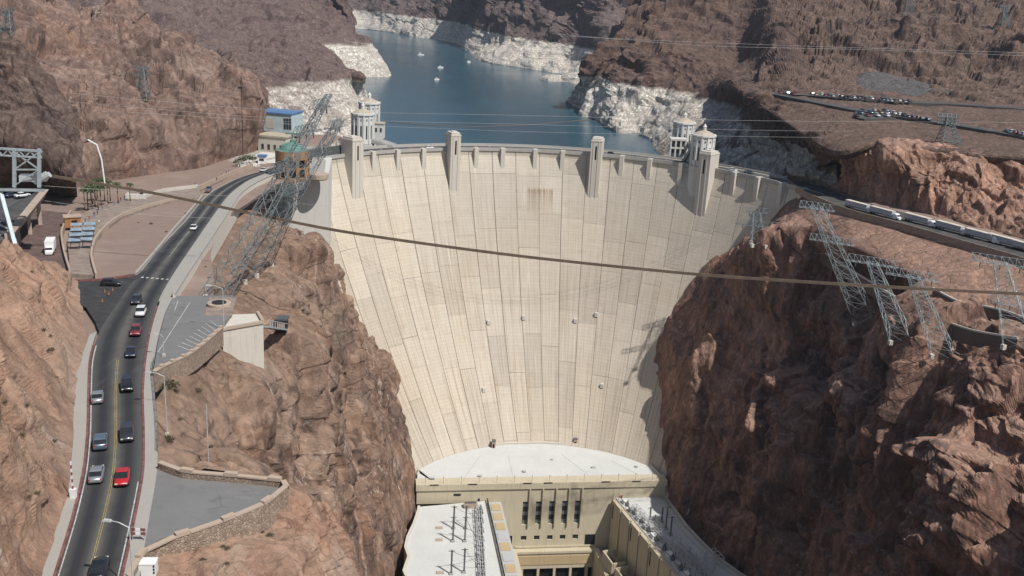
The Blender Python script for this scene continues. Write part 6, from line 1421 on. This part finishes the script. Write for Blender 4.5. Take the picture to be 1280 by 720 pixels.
for k in range(20): p = q0+(q1-q0)*k/20; b = MB(); b.bar(p, p+[0, 0, 1.9], .25); b.build('rail_post', 'dark_metal', t)
p = Z(588, 634, ZW+.3); t = thing('equipment_skid', 'grey boxed equipment skid at the top corner of the west wing roof', 'equipment', tuple(p), PZ); b = MB(); b.box((0, 0, 1.2), (6.2, 2.6, 2.2)); b.build('housing', 'wall_tan', t, rel=False); b = MB(); b.box((0, 0, 2.4), (5.2, 1.6, .3)); b.build('lid', 'steel_dark', t, rel=False)
for i in range(9):
    a_ = Ed0+Edv*(6+i*8.0)-Edn*3.6; p = Q(a_[0], a_[1], ZW+.25); t = thing('switch_cabinet', f'{["topmost", "second", "third", "fourth", "fifth", "sixth", "seventh", "eighth", "lowest"][i]} grey switch cabinet along the inner edge of the east wing roof', 'cabinet', p, PA, 'switch cabinets on the east wing roof')
    b = MB(); b.box((0, 0, 1.0), (3.0, 2.4, 2.0)); b.build('cabinet_body', 'roof_grey' if i % 2 else 'white_paint', t, rel=False)
    b = MB(); b.lathe((2.6, .2, 0), [(.9, 0), (.9, 1.2), (.5, 1.6), (.2, 3.2)], 8); b.build('insulator', 'steel_dark', t, rel=False); b = MB(); b.bar((-3.5, -1.7, 2.3), (4.2, -1.7, 2.3), .22); b.bar((-3.5, -1.7, 0), (-3.5, -1.7, 2.3), .18); b.build('bus_bar', 'steel_dark', t, rel=False)
for i, (px, py) in enumerate(((850, 692), (862, 704), (880, 712), (893, 706))):
    p = Z(px, py, ZW+.3); t = thing('switch_gear', ['farthest', 'second', 'third', 'nearest'][i]+' open steel switch gear frame on the lower part of the east wing roof', 'frame', tuple(p), PA, 'steel switch frames on the east wing roof')
    lattice_b = MB()
    for x in (-4, 4):
        for y in (-2, 2): b = MB(); b.bar((x, y, 0), (x, y, 5.5), .3); b.build('post', 'galvanised', t, rel=False)
    b = MB()
    for z in (3, 5.5):
        for y in (-2, 2): b.bar((-4.2, y, z), (4.2, y, z), .24)
        for x in (-4, -1.3, 1.3, 4): b.bar((x, -2, z), (x, 2, z), .2)
    b.build('beam', 'galvanised', t, rel=False)
p = Z(778, 621, ZW+.4); t = thing('utility_cart', 'small red cart at the corner of the east wing roof', 'cart', tuple(p), .4); b = MB(); b.box((0, 0, .9), (2.6, 1.5, 1.0)); b.build('cart_body', 'car_red', t, rel=False); b = MB(); b.box((-.4, 0, 1.8), (1.4, 1.4, .9), taper=.85); b.build('cab', 'white_paint', t, rel=False)
for x in (-.9, .9):
    for y in (-.75, .75): b = MB(); b.lathe((0, 0, -.1), [(.1, 0), (.35, 0), (.35, .2), (.1, .2)], 8); b.v = [(q[0]+x, q[2]+y, q[1]+.35) for q in b.v]; b.build('wheel', 'tyre', t, rel=False)
for px, py, lab in ((617, 559, 'left stair tower at the foot of the dam on the white deck'), (719, 556, 'right stair tower at the foot of the dam on the white deck')):
    p = Z(px, py, ZD); t = thing('stair_tower', lab, 'stair tower', tuple(p), 0, 'stair towers at the dam toe'); b = MB(); b.box((0, 0, 1.8), (1.8, 2.4, 3.6)); b.build('housing', 'wall_tan', t, rel=False); b = MB(); b.box((0, 0, 3.7), (2.1, 2.7, .25)); b.build('roof', 'steel_dark', t, rel=False); b = MB(); b.box((0, -1.22, 1.2), (.9, .08, 2.0)); b.build('door', 'opening', t, rel=False)
# bus racks running along both inner roof edges
def rack(lab, P0, P1, n, h=4.2, w=2.4):
    P0, P1 = np.array(P0, float), np.array(P1, float); t = thing('bus_rack', lab, 'rack', tuple(P0), 0, 'bus racks on the powerhouse roofs'); d = (P1-P0)/np.linalg.norm(P1-P0); q = np.array([-d[1], d[0], 0])*w/2
    for k in range(n+1):
        for s_ in (-1, 1): b = MB(); p = P0+(P1-P0)*k/n+q*s_; b.bar(p, p+[0, 0, h], .2); b.build('post', 'galvanised', t)
    b = MB()
    for z in (h*.55, h):
        for s_ in (-1, 0, 1): b.bar(P0+q*s_+[0, 0, z], P1+q*s_+[0, 0, z], .17)
        for k in range(n+1): p = P0+(P1-P0)*k/n+[0, 0, z]; b.bar(p-q*1.2, p+q*1.2, .16)
    for k in range(n): p, p2 = P0+(P1-P0)*k/n, P0+(P1-P0)*(k+1)/n; b.bar(p+q, p2+q+[0, 0, h], .12); b.bar(p-q, p2-q+[0, 0, h], .12)
    tag(b.build('bus_bars', 'galvanised', t), kind='stuff')
    for k in range(n): p = P0+(P1-P0)*(k+.5)/n; b = MB(); b.lathe(tuple(p), [(.5, 0), (.35, .6), (.5, 1.0), (.35, 1.6), (.2, h*.55)], 8); b.build('insulator', 'steel_dark', t)
rack('long steel bus rack along the inner edge of the east wing roof', Z(792, 640, ZW+.3), Z(872, 726, ZW+.3), 14); rack('second steel bus rack in the lower part of the east wing roof', Z(846, 690, ZW+.3), Z(892, 730, ZW+.3), 8)
rack('long steel bus rack along the inner edge of the west wing roof', Z(598, 640, ZW+.3), Z(604, 730, ZW+.3), 11, 3.6, 2.0)
for i, (px, py, sx, sy, sz, mt) in enumerate(((540, 600, 2.2, 1.4, 1.2, 'steel_dark'), (600, 596, 1.6, 1.2, .8, 'roof_grey'), (655, 590, 1.4, 1.4, .6, 'steel_dark'), (742, 585, 1.8, 1.2, .7, 'roof_grey'), (795, 584, 1.2, 1.0, .6, 'steel_dark'), (690, 575, 1.0, 1.0, .5, 'wall_tan'))):
    p = Z(px, py, ZD); t = thing('deck_vent', ['left corner cabinet on the white deck', 'flat grey vent on the left of the white deck', 'small dark vent in the middle of the white deck', 'flat grey vent on the right of the white deck', 'small dark vent near the shaded corner of the white deck', 'tan vent near the foot of the dam on the deck'][i], 'vent', tuple(p), PZ)
    b = MB(); b.box((0, 0, sz/2), (sx, sy, sz)); b.build('vent_body', mt, t, rel=False); b = MB(); b.box((0, 0, sz+.06), (sx*1.15, sy*1.15, .1)); b.build('vent_cap', 'galvanised', t, rel=False)
for k in range(14):
    p = np.array(Q(4+k*8.4, -.2, ZD+.5)); b = MB(); b.tube(p, p+[0, 0, 3.4], .07, 5); b.box(tuple(p+[0, 0, 3.5]), (.5, .3, .15)); tag(b.build('deck_lamp', 'steel_dark'), f'{_N[k]} small lamp from the left along the front edge of the white deck', 'lamp', 'small lamps along the deck edge')
# ------------------------------------------------------------------ people
def person_mesh(walk):
    s = .16 if walk else .05
    J = [(0, 0, .95), (0, 0, 1.15), (0, 0, 1.38), (0, 0, 1.50), (0, .02, 1.62), (0, .02, 1.72), (-.09, 0, .9), (-.1, s, .5), (-.1, -s*.3, .08), (-.1, s*.2+.1, .04), (.09, 0, .9), (.1, -s*.2, .5), (.1, -s*1.2, .1), (.1, -s*1.2+.14, .04), (-.19, 0, 1.38), (-.25, -s*.6, 1.1), (-.24, s*.6, .86), (.19, 0, 1.38), (.25, s*.6, 1.1), (.24, s*1.3, .88)]
    Rr = [.14, .13, .15, .055, .095, .08, .09, .065, .045, .04, .09, .065, .045, .04, .065, .047, .035, .065, .047, .035]
    Ed = [(0, 1), (1, 2), (2, 3), (3, 4), (4, 5), (0, 6), (6, 7), (7, 8), (8, 9), (0, 10), (10, 11), (11, 12), (12, 13), (2, 14), (14, 15), (15, 16), (2, 17), (17, 18), (18, 19)]
    me = bpy.data.meshes.new('tmp'); me.from_pydata(J, Ed, []); o = link('tmp', me); md = o.modifiers.new('s', 'SKIN')
    for v, r in zip(me.skin_vertices[0].data, Rr): v.radius = (r, r)
    me.skin_vertices[0].data[0].use_root = True
    o.modifiers.new('b', 'SUBSURF').levels = 1
    bpy.context.view_layer.update(); ev = bpy.data.meshes.new_from_object(o.evaluated_get(bpy.context.evaluated_depsgraph_get()))
    bpy.data.objects.remove(o); return ev
PB = [person_mesh(False), person_mesh(True)]; PV = {}
def person(loc, rz, top, bot, walk, lab, grp):
    k = (top, bot, walk)
    if k not in PV:
        m_ = PB[walk].copy(); m_.materials.clear()
        for mt in ('cloth_'+bot, 'cloth_'+top, 'skin', 'hair'): m_.materials.append(M[mt])
        for f in m_.polygons:
            c = f.center; f.material_index = 0 if c.z < .96 else (3 if c.z > 1.66 or (c.z > 1.56 and c.y < -.02) else (2 if c.z > 1.47 else 1)); f.use_smooth = True
            if abs(c.x) > .2 and c.z < 1.05: f.material_index = 2
        PV[k] = m_
    o = link('person', PV[k]); o.location = tuple(loc); o.rotation_euler = (0, 0, rz); tag(o, lab, 'person', grp)
rp_ = random.Random(11); TOP = ['white', 'navy', 'red', 'black', 'blue', 'grey', 'pink', 'khaki']; BOT = ['navy', 'khaki', 'black', 'grey', 'blue']
def crowd(spots, where, grp, f):
    for i, s in enumerate(spots):
        tp, bt = TOP[i % 8], BOT[(i*3+2*(i//8)) % 5]; w = i % 2
        person(f(*s), rp_.uniform(0, 6.28), tp, bt, w, f'{"walking" if w else "standing"} person, {tp} top, {bt} trousers, {where}', grp)
crowd([(x, y) for x, y in ((-38.6, 137.9), (-37.8, 138.2), (-36.2, 137.8), (-34.6, 138.1), (-33.9, 137.9), (-33.0, 138.3), (-31.6, 137.8), (-30.9, 138.2), (-13, 138), (-7, 138), (6.5, 138.1), (20, 138), (27, 138))], 'on the dam crest walkway', 'people on the dam crest', lambda a, r: crest_pt(a, r, -.75))
crowd([(104, 282), (107, 279), (112, 276), (118, 271), (122, 268), (128, 262), (134, 259), (121, 284), (124, 281), (118, 286), (148, 254), (151, 252), (143, 257), (101, 276), (99, 283), (156, 250)], 'on the plaza near the palms', 'people on the plaza', lambda x, y: RD(x, y, .28))
crowd([(266, 230), (271, 226), (277, 222), (283, 219), (286, 217), (244, 232), (239, 234), (318, 211), (322, 209), (312, 206), (309, 208)], 'beside the curving road', 'people beside the road bend', lambda x, y: RD(x, y, .15))
# memorial monument on the plaza
c = RD(170, 248, .25); t = thing('monument', 'low white monument blocks with a dark figure beside the plaza wall', 'monument', tuple(c), .2); b = MB(); b.box((0, 0, .8), (7, 1.6, 1.6)); b.build('plinth', 'concrete_pale', t, rel=False); b = MB(); b.box((2.0, 0, 2.2), (1.2, .9, 2.6), taper=.6); b.build('figure', 'dark_metal', t, rel=False); b = MB(); b.box((-2.4, 0, 1.9), (1.0, .8, .6)); b.build('plaque_stone', 'concrete_pale', t, rel=False)

# ------------------------------------------------------------------ the air of the canyon
hm = bpy.data.materials.new('haze_air'); hm.use_nodes = True; _t = hm.node_tree; _t.nodes.clear()
_o = _t.nodes.new('ShaderNodeOutputMaterial'); _v = _t.nodes.new('ShaderNodeVolumePrincipled')
_v.inputs['Color'].default_value = (.80, .88, 1.0, 1); _v.inputs['Density'].default_value = .000045; _v.inputs['Anisotropy'].default_value = .2
_t.links.new(_v.outputs[0], _o.inputs['Volume']); M['haze_air'] = hm
b = MB(); b.box((0, 1800, 148), (5500, 5300, 706)); tag(b.build('haze', hm), kind='stuff')
